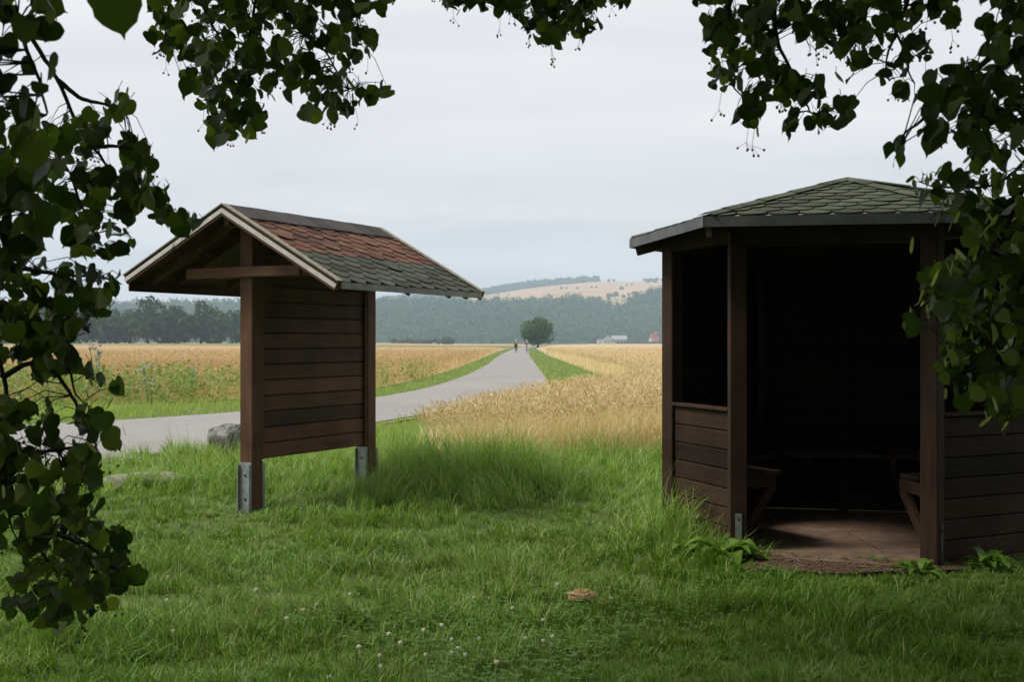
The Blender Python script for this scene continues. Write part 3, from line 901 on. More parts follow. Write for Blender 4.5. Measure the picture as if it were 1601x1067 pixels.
# counter-clockwise ring: outside is to the right of i->j
for (i, j) in ((5, 0), (1, 2)):
    o = plank_wall(i, j, .97, "low_wall", M_gplank)
    a, ln, an = wall_frame(i, j)
    m = MB(); m.box(.07, ln - .07, -.045, .045, 1.005, 1.03); c_ = m.build("wall_cap", M_gplank, gaz, .004); c_.location = L3(a); c_.rotation_euler = (0, 0, an)
    m = MB(); m.box(.075, ln - .075, .02, .026, .03, .99); c_ = m.build("wall_lining", M_inner_shade, gaz); c_.location = L3(a); c_.rotation_euler = (0, 0, an)
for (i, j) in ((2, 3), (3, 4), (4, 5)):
    plank_wall(i, j, 2.30, "back_wall", M_inner_shade, True)
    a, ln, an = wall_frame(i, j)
    m = MB(); m.box(.02, ln - .02, -.030, -.019, .03, 2.33); c_ = m.build("back_wall_sheathing", M_inner_shade, gaz); c_.location = L3(a); c_.rotation_euler = (0, 0, an)
    for f in (.5,):
        m = MB(); m.box(ln * f - .04, ln * f + .04, .02, .06, .02, 2.3); c_ = m.build("wall_stud", M_inner_shade, gaz); c_.location = L3(a); c_.rotation_euler = (0, 0, an)
for i in range(6):
    j = (i + 1) % 6
    a, ln, an = wall_frame(i, j)
    m = MB(); m.box(-.03, ln + .03, -.042, .042, 2.215, 2.365)
    o = m.build("ring_beam", M_gplank, gaz, .004); o.location = L3(a); o.rotation_euler = (0, 0, an)
    if i in (0,):
        m = MB(); m.box(.05, ln - .05, .05, .085, 2.185, 2.215); o = m.build("inner_rail", M_gplank, gaz); o.location = L3(a); o.rotation_euler = (0, 0, an)
# roof planes
ap = L3(APEX.xy, APEX.z)
for i in range(6):
    j = (i + 1) % 6
    A, B = L3(E[i], ZE - .01), L3(E[j], ZE - .01)
    U = (B - A).normalized(); wd = (B - A).length
    v = ap - A; T = (v - U * v.dot(U)); sl = T.length; T.normalize(); Nn = U.cross(T)
    m = MB()
    th = .03
    top = [A, B, ap]; bot = [p - Vector((0, 0, th)) for p in top]
    m.poly(top + bot, [(0, 1, 2), (5, 4, 3), (0, 3, 4, 1)])
    rf = m.build("roof_deck", M_inner_shade, gaz)
    foot = v.dot(U)
    cl = []
    for (p0, p1, sgn) in ((A, ap, 1), (B, ap, -1)):
        d = (p1 - p0).normalized(); nrm = d.cross(Nn) * sgn * -1
        cen = (A + B + ap) / 3
        if nrm.dot(cen - p0) > 0: nrm = -nrm
        cl.append((p0 + nrm * .004, nrm))
    shingle_plane(A, U, T, wd, sl, .205, .145, [M_green2], lambda t_: 0, rf, seed=30 + i, clip=cl, lift=.014)
    # white drip edge under the first course, then the zinc fascia
    m = MB(); q = [A + Nn * .002, B + Nn * .002, B + Nn * .002 + T * .09 - U * .04, A + Nn * .002 + T * .09 + U * .04]
    q2 = [p + Nn * .0025 for p in q]
    m.poly(q + q2, [(3, 2, 1, 0), (4, 5, 6, 7), (0, 1, 5, 4), (1, 2, 6, 5), (2, 3, 7, 6), (3, 0, 4, 7)])
    m.build("drip_edge", M_whitemetal, rf)
    outn = Vector((U.y, -U.x, 0)); m = MB()
    q = [A + outn * .002, B + outn * .002, B + outn * .016 + U * .006, A + outn * .016 - U * .006]
    lo = [Vector((p.x, p.y, ZE - .068)) for p in q]; hi = [Vector((p.x, p.y, ZE + .002)) for p in q]
    m.poly(lo + hi, [(3, 2, 1, 0), (4, 5, 6, 7), (0, 4, 7, 3), (1, 2, 6, 5), (0, 1, 5, 4), (2, 3, 7, 6)])
    o = m.build("fascia", M_zincfascia, rf)
    b3 = bmesh.new(); b3.from_mesh(o.data); bmesh.ops.recalc_face_normals(b3, faces=b3.faces); b3.to_mesh(o.data); b3.free()
    # hip rafter with its tail showing under the eave
    m = MB(); a0 = L3(E[i] + (ctr - E[i]).normalized() * .04, ZE - .095); a1 = Vector((ap.x, ap.y, ap.z - .09))
    m.bar(a0, a1, .05, .075); m.build("hip_rafter", M_beam, gaz, .003)
m = MB(); m.tube([(ap.x, ap.y, ap.z - .16), (ap.x, ap.y, ap.z - .01)], .07, 8); m.build("king_block", M_beam, gaz)
# ridge caps on the hips
for i in range(6):
    A = L3(E[i], ZE + .012); d = (ap + Vector((0, 0, .022)) - A); 
    sd = d.cross(Vector((0, 0, 1))).normalized()
    m = MB(); n = 9
    for k in range(n):
        p0 = A + d * (k / n); p1 = A + d * min(1, (k + 1.1) / n)
        wv = .07; up = Vector((0, 0, .010 + .003 * (k % 2)))
        m.poly([p0 + sd * wv + Vector((0, 0, -.012)) + up, p0 + up + Vector((0, 0, .008)), p0 - sd * wv + Vector((0, 0, -.012)) + up, p1 + sd * wv + Vector((0, 0, -.014)) + up, p1 + up + Vector((0, 0, .004)), p1 - sd * wv + Vector((0, 0, -.014)) + up],
               [(0, 1, 4, 3), (1, 2, 5, 4)])
    m.build("hip_cap", M_green2, gaz)
# floor
m = MB()
q = [L3(p, .03) for p in P]; f0 = L3(P[0] + Vector((-.05, -.22)), .03); f1 = L3(P[1] + Vector((-.02, -.2)), .03)
q = [f0, f1] + q[1:] + [q[0]]
m.poly(q + [p - Vector((0, 0, .12)) for p in q], [tuple(range(8)), tuple(range(15, 7, -1))] + [(k, k + 8, (k + 1) % 8 + 8, (k + 1) % 8) for k in range(8)])
o = m.build("floor_slab", M_floor, gaz)
# benches along the inner sides
def inset(ring, d_):
    res = []
    for i in range(6):
        a, b_, c_ = ring[i - 1], ring[i], ring[(i + 1) % 6]
        n1 = Vector((-(b_ - a).y, (b_ - a).x)).normalized(); n2 = Vector((-(c_ - b_).y, (c_ - b_).x)).normalized()
        bi = (n1 + n2); bi = bi / (bi.dot(n1))
        res.append(b_ + bi * d_)
    return res
in0 = inset(P, .06); inA = inset(P, .21); inB = inset(P, .38)
SH = .56
for (i, j) in ((1, 2), (2, 3), (3, 4), (4, 5), (5, 0)):
    m = MB()
    for (r0, r1) in ((in0, inA), (inA, inB)):
        a, b_, c_, d_ = r0[i].lerp(r1[i], .03), r0[j].lerp(r1[j], .03), r1[j].lerp(r0[j], .03), r1[i].lerp(r0[i], .03)
        if i == 1:
            k0, k1 = Vector((2.93, 7.86)), Vector((2.79, 8.29))
            a, d_ = (k0, k0.lerp(k1, .47)) if r0 is in0 else (k0.lerp(k1, .53), k1)
        if j == 0:
            k0, k1 = Vector((1.66, 8.30)), Vector((1.98, 8.46))
            b_, c_ = (k0, k0.lerp(k1, .47)) if r0 is in0 else (k0.lerp(k1, .53), k1)
        q = [L3(p, SH) for p in (a, b_, c_, d_)]
        m.poly([p - Vector((0, 0, .035)) for p in q] + q, [(3, 2, 1, 0), (4, 5, 6, 7), (0, 1, 5, 4), (1, 2, 6, 5), (2, 3, 7, 6), (3, 0, 4, 7)])
    o = m.build("bench_seat", M_gplank, gaz, .004)
    for f in (.12, .8):
        a = in0[i].lerp(in0[j], f); c_ = inB[i].lerp(inB[j], f)
        if i == 1 and f < .5: a, c_ = Vector((2.84, 7.84)), Vector((2.80, 8.30))
        if j == 0 and f > .5: a, c_ = Vector((1.66, 8.36)), Vector((1.95, 8.50))
        m = MB()
        m.bar(L3(a, SH - .08), L3(c_.lerp(a, .06), SH - .08), .045, .085)
        m.bar(L3(a, .10), L3(c_.lerp(a, .12), SH - .12), .045, .07)
        m.build("bench_brace", M_gpost, o, .003)

# bare soil and chips in front of the threshold
rng = np.random.default_rng(3)
m = MB(); ring = []
for k in range(28):
    a = 2 * math.pi * k / 28
    rr = 1 + .22 * math.sin(3 * a + 1) + .1 * math.sin(7 * a)
    ring.append((2.12 + .78 * rr * math.cos(a) * (1 if math.cos(a) < 0 else .9), 7.62 - .12 * math.cos(a) + .22 * rr * math.sin(a), .024))
m.poly(ring, [tuple(range(28))])
soil_ring = [(p[0], p[1]) for p in ring]
o = m.build("bare_soil", M_mulch); tag(o, kind="structure")
m = MB()
for k in range(170):
    x, y = rng.uniform(1.4, 2.7), rng.uniform(7.38, 7.86)
    a = rng.uniform(0, 6.28); l_ = rng.uniform(.015, .06)
    m.bar((x, y, .03), (x + l_ * math.cos(a), y + l_ * math.sin(a), .03 + rng.uniform(0, .012)), rng.uniform(.004, .01), .004)
o = m.build("bark_litter", simple("bark_chips", (.10, .055, .035), (.30, .2, .13), 40)); tag(o, "scattered brown bark chips and straw bits at the shelter threshold", "litter", kind="stuff")

# ------------------------------------------------------------------ boulder, slab, straw
def boulder(name, r, sc, mat, seed):
    bm = bmesh.new(); bmesh.ops.create_icosphere(bm, subdivisions=4, radius=1.0)
    rg = np.random.default_rng(seed)
    dirs = rg.normal(0, 1, (16, 3)); dirs /= np.linalg.norm(dirs, axis=1)[:, None]
    cut = rg.uniform(.68, .95, 16)
    for v in bm.verts:
        c_ = np.array(v.co)
        for d, k in zip(dirs, cut):
            h = c_ @ d
            if h > k: c_ = c_ - d * (h - k) * .92
        n_ = float(fbm(np.array([c_[0] * 3 + c_[2] * 2]), np.array([c_[1] * 3 - c_[2]]), seed, 4)[0]) - .5
        c_ = c_ * (1 + .30 * n_)
        v.co = Vector(c_ * np.array(sc) * r)
    me = bpy.data.meshes.new(name); bm.to_mesh(me); bm.free()
    return link_mesh(name, me, mat)
o = boulder("boulder", .31, (1.1, .95, 1.0), M_stone, 4); o.location = (-3.70, 15.2, .16); o.rotation_euler = (0, 0, .5)
tag(o, "rough grey boulder at the road edge behind the notice board post", "boulder")
o = boulder("stone_slab", .38, (1.2, .4, .26), M_slab, 9); o.location = (-3.8, 11.95, .06); o.rotation_euler = (R(6), 0, .12)
tag(o, "flat pale stone slab sunk in the grass beside the road", "stone slab")
m = MB(); rg = random.Random(4)
for k in range(130):
    a = rg.uniform(0, 6.28); rr = rg.uniform(.01, .075); z0 = rg.uniform(.045, .085) - rr * .3
    pts_ = []
    for j in range(6):
        aa = a + j * .35; q = rr * (1 + .12 * math.sin(j * 2 + k))
        pts_.append((q * 1.15 * math.cos(aa) + rg.uniform(-.004, .004), q * .75 * math.sin(aa), z0 + rg.uniform(-.006, .008)))
    m.tube(pts_, .0016, 4)
o = m.build("straw_clump", M_straw); o.location = (.39, 6.42, float(gz(np.array(.39), np.array(6.42))) + .02)
tag(o, "small nest-like clump of dry straw lying on the lawn", "straw clump")

# ------------------------------------------------------------------ grass
def blades(x, y, z, h, wd, lean, ang, rng, segs=2, curl=1.0):
    """tapered curved blades; returns verts, [faces]"""
    n = len(x)
    dx, dy = np.cos(ang), np.sin(ang)
    fa = ang + np.pi / 2 + rng.normal(0, .5, n)
    wx, wy = np.cos(fa) * wd / 2, np.sin(fa) * wd / 2
    rows = []
    for k in range(segs):
        f = k / segs
        off = lean * h * f ** (1 + curl)
        zz = h * f * np.sqrt(np.maximum(0.05, 1 - (lean * f * .75) ** 2 * .6))
        ww = 1 - .35 * f
        rows.append(np.stack([x + dx * off - wx * ww, y + dy * off - wy * ww, z + zz], -1))
        rows.append(np.stack([x + dx * off + wx * ww, y + dy * off + wy * ww, z + zz], -1))
    off = lean * h
    zz = h * np.sqrt(np.maximum(0.05, 1 - (lean * .75) ** 2 * .6))
    rows.append(np.stack([x + dx * off, y + dy * off, z + zz], -1))
    V = np.stack(rows, 1)
    k = 2 * segs + 1
    base = (np.arange(n) * k)[:, None]
    quads = [base + np.array([[2 * j, 2 * j + 1, 2 * j + 3, 2 * j + 2]]) for j in range(segs - 1)]
    tri = base + np.array([[2 * segs - 2, 2 * segs - 1, 2 * segs]])
    return V.reshape(-1, 3), quads, tri
def join(parts):
    V = []; by = {}; off = 0
    for v, fs in parts:
        for f in fs:
            by.setdefault(f.shape[1], []).append(f + off)
        V.append(v); off += len(v)
    return np.concatenate(V), [np.concatenate(f) for f in by.values()]
def scatter(n, y0, y1, pw, rng, xw=.56):
    u = rng.random(n)
    if abs(pw - 1) < 1e-6: y = y0 * (y1 / y0) ** u
    else: y = (y0 ** (1 - pw) + u * (y1 ** (1 - pw) - y0 ** (1 - pw))) ** (1 / (1 - pw))
    x = (rng.random(n) * 2 - 1) * xw * y
    return x, y
EIN = [(p.x, p.y) for p in inset(P, -.02)]
def blocked(x, y):
    return in_poly(x, y, EIN) | in_poly(x, y, road_poly) | (in_poly(x, y, soil_ring))
wheat_poly = [(-1.2, 13.3), (0.2, 13.9), (1.0, 14.4), (2.2, 15.0), (8, 14.6), (24, 14.0), (70, 38), (4.0, 38), (2.5, 24), (1.2, 22.5), (-.9, 16.6)]
# how tall the grass stands
def tallness(x, y):
    t_ = smooth(9.6, 11.8, y) * smooth(-2.2, -.9, x) * (1 - .62 * smooth(-.1, .9, x)) * (1 - smooth(2.6, 3.4, x)) * (1 - .5 * smooth(13.0, 14.2, y))
    t_ = np.maximum(t_, smooth(10.2, 12, y) * .35)
    # along the left wall of the shelter and around the board posts
    t_ = np.maximum(t_, .75 * np.exp(-(((x - 1.15) / .35) ** 2 + ((y - 8.75) / .75) ** 2)))
    t_ = np.maximum(t_, .40 * np.exp(-(((x + 1.55) / .4) ** 2 + ((y - 9.75) / .4) ** 2)))
    t_ = np.maximum(t_, .55 * np.exp(-(((x + 1.2) / .7) ** 2 + ((y - 10.9) / .8) ** 2)))
    t_ = np.maximum(t_, .5 * np.exp(-(((x + 3.6) / .8) ** 2 + ((y - 11.75) / .35) ** 2)))
    t_ = np.maximum(t_, .62 * np.exp(-((y - 14.1 - .35 * x) / .9) ** 2) * smooth(-.4, .4, x))
    return t_ * (.35 + 1.25 * fbm(x * 1.1, y * 1.1, 21))
def make_grass():
    rng = np.random.default_rng(1)
    # lawn: tufts of leaning blades over a short under-layer
    nt_ = 15000
    cx_, cy_ = scatter(nt_, 4.3, 16.5, 1.25, rng)
    per = rng.integers(9, 26, nt_)
    ix = np.repeat(np.arange(nt_), per)
    n = len(ix)
    vig = fbm(cx_ * 1.9, cy_ * 1.9, 8) ; vig2 = vnoise(cx_ * 6, cy_ * 6, 9)
    th_ = (.04 + .24 * np.clip(vig - .34, 0, 1) ** 1.2 + .07 * vig2 ** 3) * rng.uniform(.7, 1.3, nt_)
    tl_ = tallness(cx_, cy_)
    ra = rng.uniform(0, 6.28, n); rr_ = np.abs(rng.normal(0, .022, n)) * (1 + 5 * th_[ix])
    x = cx_[ix] + rr_ * np.cos(ra); y = cy_[ix] + rr_ * np.sin(ra)
    flow = fbm(cx_ * .55, cy_ * .55, 14) * 10 + rng.normal(0, .5, nt_)
    h = th_[ix] * rng.uniform(.6, 1.35, n) * (1 + .6 * tl_[ix])
    ang = np.where(rng.random(n) < .55, flow[ix] + rng.normal(0, .5, n), ra)
    lean = np.clip(rng.normal(.8, .3, n), .1, 1.3)
    wd = rng.uniform(.0032, .0068, n) * (1 + .05 * (y - 5))
    n2 = 170000
    x2, y2 = scatter(n2, 4.3, 16.5, 1.25, rng)
    x = np.concatenate([x, x2]); y = np.concatenate([y, y2])
    h = np.concatenate([h, rng.uniform(.02, .06, n2)]); ang = np.concatenate([ang, rng.uniform(0, 6.28, n2)])
    lean = np.concatenate([lean, rng.uniform(.3, 1.2, n2)]); wd = np.concatenate([wd, rng.uniform(.0028, .005, n2) * (1 + .05 * (y2 - 5))])
    keep = ~blocked(x, y) & ~in_poly(x, y, wheat_poly)
    bare = fbm(x * 1.5, y * 1.5, 33); keep &= ~((bare < .31) & (rng.random(len(x)) < .8))
    keep &= ~((vnoise(x * 5, y * 5, 37) < .22) & (rng.random(len(x)) < .6))
    keep &= rng.random(len(x)) > tallness(x, y) * .5
    h = h * (1 - .7 * np.exp(-(((x - 2.75) / .45) ** 2 + ((y - 7.35) / .35) ** 2))) * (1 - .6 * np.exp(-(((x + 2.3) / .3) ** 2 + ((y - 9.7) / .5) ** 2)))
    x, y, h, ang, lean, wd = (q_[keep] for q_ in (x, y, h, ang, lean, wd))
    v, q, tr = blades(x, y, gz(x, y) - .006, h, wd, lean, ang, rng, 2)
    o = np_mesh("lawn_grass", v, q + [tr], M_lawn)
    tag(o, "short matted green lawn grass in the tree's shade", "grass", kind="stuff")
    # tall grass
    nt_ = 9000
    cx_, cy_ = scatter(nt_, 8.0, 17.5, .5, rng, .42)
    tc = tallness(cx_, cy_) * rng.uniform(.45, 1.35, nt_)
    kt = (rng.random(nt_) < tc * 1.05) & (tc > .12); cx_, cy_, tc = cx_[kt], cy_[kt], tc[kt]; nt_ = len(cx_)
    per = rng.integers(8, 26, nt_); ix = np.repeat(np.arange(nt_), per); n = len(ix)
    ra = rng.uniform(0, 6.28, n); rr_ = np.abs(rng.normal(0, .045, n))
    x = cx_[ix] + rr_ * np.cos(ra); y = cy_[ix] + rr_ * np.sin(ra); t_ = tc[ix]
    flow = fbm(cx_ * .7, cy_ * .7, 15) * 9 + rng.normal(0, .6, nt_)
    keep = ~blocked(x, y); inw = in_poly(x, y, wheat_poly); keep &= ~(inw & (rng.random(n) < .93))
    x, y, t_, ra, fl_ = x[keep], y[keep], t_[keep], ra[keep], flow[ix][keep]; n = len(x)
    h = (.07 + .42 * t_) * rng.uniform(.45, 1.15, n)
    ang = np.where(rng.random(n) < .5, fl_ + rng.normal(0, .5, n), ra)
    lean = np.clip(rng.normal(.72, .32, n), .08, 1.35)
    wd = rng.uniform(.005, .011, n)
    v, q, tr = blades(x, y, gz(x, y) - .01, h, wd, lean, ang, rng, 3, 1.3)
    parts = [(v, q + [tr])]
    # flowering stems with soft heads
    k = rng.random(n) < .07
    xs_, ys_ = x[k] + rng.normal(0, .03, k.sum()), y[k]; ns = len(xs_)
    hs = h[k] * 1.25 + .12
    v2, q2, tr2 = blades(xs_, ys_, gz(xs_, ys_), hs, np.full(ns, .0035), np.clip(rng.normal(.35, .15, ns), .05, .7), rng.uniform(0, 6.28, ns), rng, 3)
    parts.append((v2, q2 + [tr2]))
    v, f = join(parts)
    o = np_mesh("tall_grass", v, f, M_tall)
    tag(o, "tall uncut green grass between the notice board and the shelter", "grass", kind="stuff")
    # verges along the road
    n = 170000
    x, y = scatter(n, 12, 180, 1.1, rng, .52)
    yl = road_far(x); ye = left_edge_y(x)
    left = (y > yl) & (y < ye + 1.2) & (x < -1.2)
    xr = np.interp(y, RR[4:, 1], RR[4:, 0])
    wx = np.interp(y, RX[:, 0], RX[:, 1])
    right = (x > xr) & (x < wx + .3) & (y > 14)
    near = (x < xr + .0) & False
    keep = (left | right) & ~in_poly(x, y, road_poly)
    x, y, left = x[keep], y[keep], left[keep]; n = len(x)
    dl = np.where(left, y - road_far(x), 2.0)
    h = (.05 + .22 * fbm(x * .6, y * .6, 18) * np.clip(dl / 2.5, .15, 1)) * rng.uniform(.6, 1.4, n)
    wd = rng.uniform(.006, .011, n) * (1 + .028 * y)
    v, q, tr = blades(x, y, np.full(n, -.01), h, wd, np.clip(rng.normal(.5, .25, n), .05, 1.1), rng.uniform(0, 6.28, n), rng, 2)
    o = np_mesh("verge_grass", v, q + [tr], M_verge)
    tag(o, "bright green grass verge along both sides of the road", "grass", kind="stuff")
make_grass()

def stalks(x, y, z, h, wd, rng, ear=.085, earw=.011, leafn=1):
    """cereal: thin stem, nodding four-sided ear, dry leaves"""
    n = len(x)
    ang = rng.uniform(0, 6.28, n); dx, dy = np.cos(ang), np.sin(ang)
    lean = np.abs(rng.normal(.10, .09, n))
    v, q, tr = blades(x, y, z, h, wd, lean, ang, rng, 2, .6)
    parts = [(v, q + [tr])]
    tx, ty, tz = x + dx * lean * h, y + dy * lean * h, z + h * .985
    nod = rng.uniform(.2, 1.35, n)                                # angle of the ear from the vertical
    ex, ey, ez = dx * np.sin(nod), dy * np.sin(nod), np.cos(nod)
    el = ear * rng.uniform(.8, 1.2, n)
    px_, py_ = -dy, dx
    qx, qy, qz = dx * np.cos(nod), dy * np.cos(nod), -np.sin(nod)
    V = []
    for (s_, r_) in ((0, .45), (.45, 1.0), (1.0, .25)):
        c_ = np.stack([tx + ex * el * s_, ty + ey * el * s_, tz + ez * el * s_], -1)
        for (a, b_) in ((1, 0), (0, 1), (-1, 0), (0, -1)):
            rr = earw * .5 * r_
            V.append(c_ + np.stack([(px_ * a + qx * b_), (py_ * a + qy * b_), (qz * b_)], -1) * (rr if np.isscalar(rr) else rr[:, None]))
    V = np.stack(V, 1)
    base = (np.arange(n) * 12)[:, None]
    F = [base + np.array([[4 * r_ + j, 4 * r_ + (j + 1) % 4, 4 * r_ + 4 + (j + 1) % 4, 4 * r_ + 4 + j]]) for r_ in range(2) for j in range(4)]
    parts.append((V.reshape(-1, 3), F))
    for k in range(leafn):
        hh = h * rng.uniform(.25, .6, n)
        v, q, tr = blades(x, y, z + hh * .9, h * rng.uniform(.2, .36, n), wd * 2.2, rng.uniform(.7, 1.25, n), rng.uniform(0, 6.28, n), rng, 2)
        parts.append((v, q + [tr]))
    return parts
def make_crops():
    rng = np.random.default_rng(2)
    parts = []
    n = 60000
    x = rng.uniform(-1.4, 7.5, n); y = rng.uniform(13, 26, n)
    k = in_poly(x, y, wheat_poly) & (x < y * .30 + .6) & (rng.random(n) < np.where(y < 19, 1, .75))
    ne_ = np.interp(x, [-1.2, .2, 1, 2.2, 8], [13.3, 13.9, 14.4, 15, 14.6])
    k &= (y - ne_) > 1.7 * (fbm(x * 1.6, y * .4, 45) - .42) + rng.normal(0, .18, n)
    x, y = x[k], y[k]; n = len(x)
    hh = np.clip(.66 + .12 * fbm(x * .8, y * .8, 40) + rng.normal(0, .085, n), .25, .86) * np.interp(x, [-1.2, 0, 1.5], [.78, .9, 1.0])
    parts += stalks(x, y, np.zeros(n), hh, rng.uniform(.004, .006, n), rng, .085, .012, 1)
    n = 80000
    x, y = scatter(n, 24, 260, 1.35, rng, .35); x = np.abs(x)
    k = (x > np.interp(y, RX[:, 0], RX[:, 1])) & (rng.random(n) > smooth(60, 260, y))
    x, y = x[k], y[k]; n = len(x)
    wd = .005 * (1 + (y - 24) * .05)
    edge = np.clip((x - np.interp(y, RX[:, 0], RX[:, 1])) / 3, 0, 1)
    parts += stalks(x, y, np.zeros(n), (.60 + .12 * (1 - edge)) * rng.uniform(.85, 1.12, n), wd, rng, .12, wd * 2.0, 0)
    v, f = join(parts)
    o = np_mesh("wheat", v, f, M_wheat)
    tag(o, "ripe golden wheat with nodding ears beside the road and shelter", "wheat", kind="stuff")
    # left field and its ragged edge
    parts = []
    n = 130000
    x, y = scatter(n, 24, 260, 1.35, rng, .50)
    ye = left_edge_y(x)
    k = (x < -1.6) & (y > ye - .4) & (rng.random(n) > smooth(60, 260, y))
    x, y, ye = x[k], y[k], ye[k]; n = len(x)
    wd = .005 * (1 + (y - 24) * .045)
    d_ = y - ye
    h = (.42 + .35 * fbm(x * .35, y * .35, 50)) * rng.uniform(.7, 1.15, n) * np.clip(.6 + d_ * .12, .6, 1.0)
    parts += stalks(x, y, np.zeros(n), h, wd, rng, .11, wd * 1.7, 1)
    v, f = join(parts)
    o = np_mesh("barley", v, f, M_leftcrop)
    tag(o, "ripe orange tan barley with a ragged edge left of the road", "barley", kind="stuff")
    # green weeds growing through that edge
    x, y = scatter(15000, 25, 60, 1.0, rng, .46)
    ye = left_edge_y(x); pt = fbm(x * .35, y * .35, 61)
    k = (x < -2.4) & (y > ye - 1.0) & (y < ye + 9) & (pt > .50)
    x, y = x[k], y[k]
    n = len(x); P_, U_ = [], []
    hh = rng.uniform(.35, .95, n)
    for j in range(9):
        f_ = (j + 1) / 9
        P_.append(np.stack([x + rng.normal(0, .06, n), y + rng.normal(0, .06, n), hh * f_], -1)); U_.append(np.tile([0, 0, .6], (n, 1)) + rng.normal(0, .6, (n, 3)))
    Pn = np.concatenate(P_); Un = np.concatenate(U_)
    o = np_mesh("field_weeds", leaf_quads(Pn, Un, .05, rng), [quad_faces(len(Pn))], M_weed)
    tag(o, "green weeds growing through the ragged edge of the left field", "weeds", kind="stuff")
make_crops()

# pale thistles at the left field edge
def thistle(h, seed):
    rg = random.Random(seed); root = empty("thistle")
    m = MB(); lf = MB(); fl = MB()
    for k in range(4):
        a = rg.uniform(0, 6.28); s_ = rg.uniform(.6, 1); tip = (math.cos(a) * .16 * s_, math.sin(a) * .16 * s_, h * s_)
        m.tube([(0, 0, 0), (tip[0] * .4, tip[1] * .4, h * .5 * s_), tip], [.012, .009, .006], 5)
        for j in range(7):
            z = h * s_ * (j + 1) / 8; b_ = rg.uniform(0, 6.28); r_ = .15 * (1 - j / 9)
            c_ = (tip[0] * z / (h * s_), tip[1] * z / (h * s_), z)
            e = (c_[0] + r_ * math.cos(b_), c_[1] + r_ * math.sin(b_), z + .05)
            sd = (-math.sin(b_) * .025, math.cos(b_) * .025)
            mid = ((c_[0] + e[0]) / 2, (c_[1] + e[1]) / 2, z + .05)
            lf.poly([c_, (mid[0] + sd[0], mid[1] + sd[1], mid[2]), e, (mid[0] - sd[0], mid[1] - sd[1], mid[2])], [(0, 1, 2, 3)])
        for j in range(5):
            q = (tip[0] + rg.uniform(-.06, .06), tip[1] + rg.uniform(-.06, .06), tip[2] + rg.uniform(-.08, .05))
            fl.tube([(q[0], q[1], q[2] - .02), q, (q[0], q[1], q[2] + .03)], [.012, .026, .03], 6)
    m.build("stem", M_weed, root); lf.build("leaves", M_weed, root); fl.build("flower_heads", M_thistle, root)
    return root
M_thistle = simple("thistle_down", (.44, .40, .38), (.62, .58, .54), 40, .9)
tp = thistle(1.15, 3)
for i, (px, Y, s_) in enumerate(((152, 30, 1.3), (158, 31.5, 1.1), (231, 27.5, .9), (236, 26.5, .6), (300, 30.5, .75), (120, 29.5, 1.0))):
    o = tp if i == 0 else copy_tree(tp)
    o.location = tuple(at(px, 536, Y)[:2]) + (0,); o.scale = (s_,) * 3; o.rotation_euler = (0, 0, i * 1.1)
    tag(o, "tall pale headed thistle in the ragged edge of the left field", "thistle", "thistles along the left field edge")

# broad-leaved docks at the shelter posts
def dock(name, n, ln, seed, label):
    rg = random.Random(seed); m = MB()
    for k in range(n):
        a = rg.uniform(0, 6.28); l_ = ln * rg.uniform(.6, 1.15); el = rg.uniform(.35, 1.25); wd = l_ * rg.uniform(.13, .2)
        d = Vector((math.cos(a), math.sin(a), 0)); sd = Vector((-d.y, d.x, 0)); pts_ = []
        for j in range(7):
            f = j / 6
            r_ = l_ * (f * math.cos(el) + .15 * f * f); z = l_ * (math.sin(el) * f - .55 * f * f * f)
            ww = wd * (math.sin(math.pi * min(1, f * .92 + .06)) ** .8) * (1 + .12 * math.sin(j * 3 + k))
            c_ = d * r_ + Vector((0, 0, z))
            pts_ += [c_ - sd * ww + Vector((0, 0, ww * .35)), c_, c_ + sd * ww + Vector((0, 0, ww * .35))]
        F = []
        for j in range(6):
            F += [(3 * j, 3 * j + 1, 3 * j + 4, 3 * j + 3), (3 * j + 1, 3 * j + 2, 3 * j + 5, 3 * j + 4)]
        m.poly(pts_, F)
    o = m.build(name, M_dock, smooth=True)
    return tag(o, label, "weed")
o = dock("dock_plant", 30, .34, 2, "broad leaved dock plant at the foot of the bracketed shelter post"); o.location = (1.46, 7.88, 0)
o = dock("dock_plant", 18, .26, 5, "smaller dock plant left of the bracketed shelter post in long grass"); o.location = (1.22, 8.0, 0)
o = dock("dock_plant", 16, .24, 6, "low broad leaved weed under the right low wall of the shelter"); o.location = (3.15, 7.62, 0)
o = dock("dock_plant", 14, .22, 8, "low broad leaved weed in front of the right entrance post"); o.location = (2.62, 7.42, 0)

# clover: leaves as ground cover, blossoms one by one
rng = np.random.default_rng(12)
def clover_leaves():
    n = 9000
    x, y = scatter(n, 4.5, 9, 1.3, rng, .5)
    p = fbm(x * 1.3, y * 1.3, 71) + .25 * np.exp(-(((x - .1) / 1.0) ** 2 + ((y - 6.0) / .9) ** 2))
    k = (p > .60) & ~blocked(x, y); x, y = x[k], y[k]; n = len(x)
    z = rng.uniform(.03, .085, n) + gz(x, y); a0 = rng.uniform(0, 6.28, n)
    Q = []
    for j in range(3):
        a = a0 + j * 2.094; d = np.stack([np.cos(a), np.sin(a), np.full(n, .25)], -1); s_ = np.stack([-np.sin(a), np.cos(a), np.zeros(n)], -1)
        c_ = np.stack([x, y, z], -1); r_ = rng.uniform(.011, .017, (n, 1))
        Q.append(np.stack([c_, c_ + d * r_ * .8 - s_ * r_ * .6, c_ + d * r_ * 1.35, c_ + d * r_ * .8 + s_ * r_ * .6], 1).reshape(-1, 3))
    V = np.concatenate(Q)
    o = np_mesh("clover", V, [quad_faces(len(V) // 4)], M_clover)
    tag(o, "patches of three leaved clover growing in the lawn", "clover", kind="stuff")
clover_leaves()
m = MB()
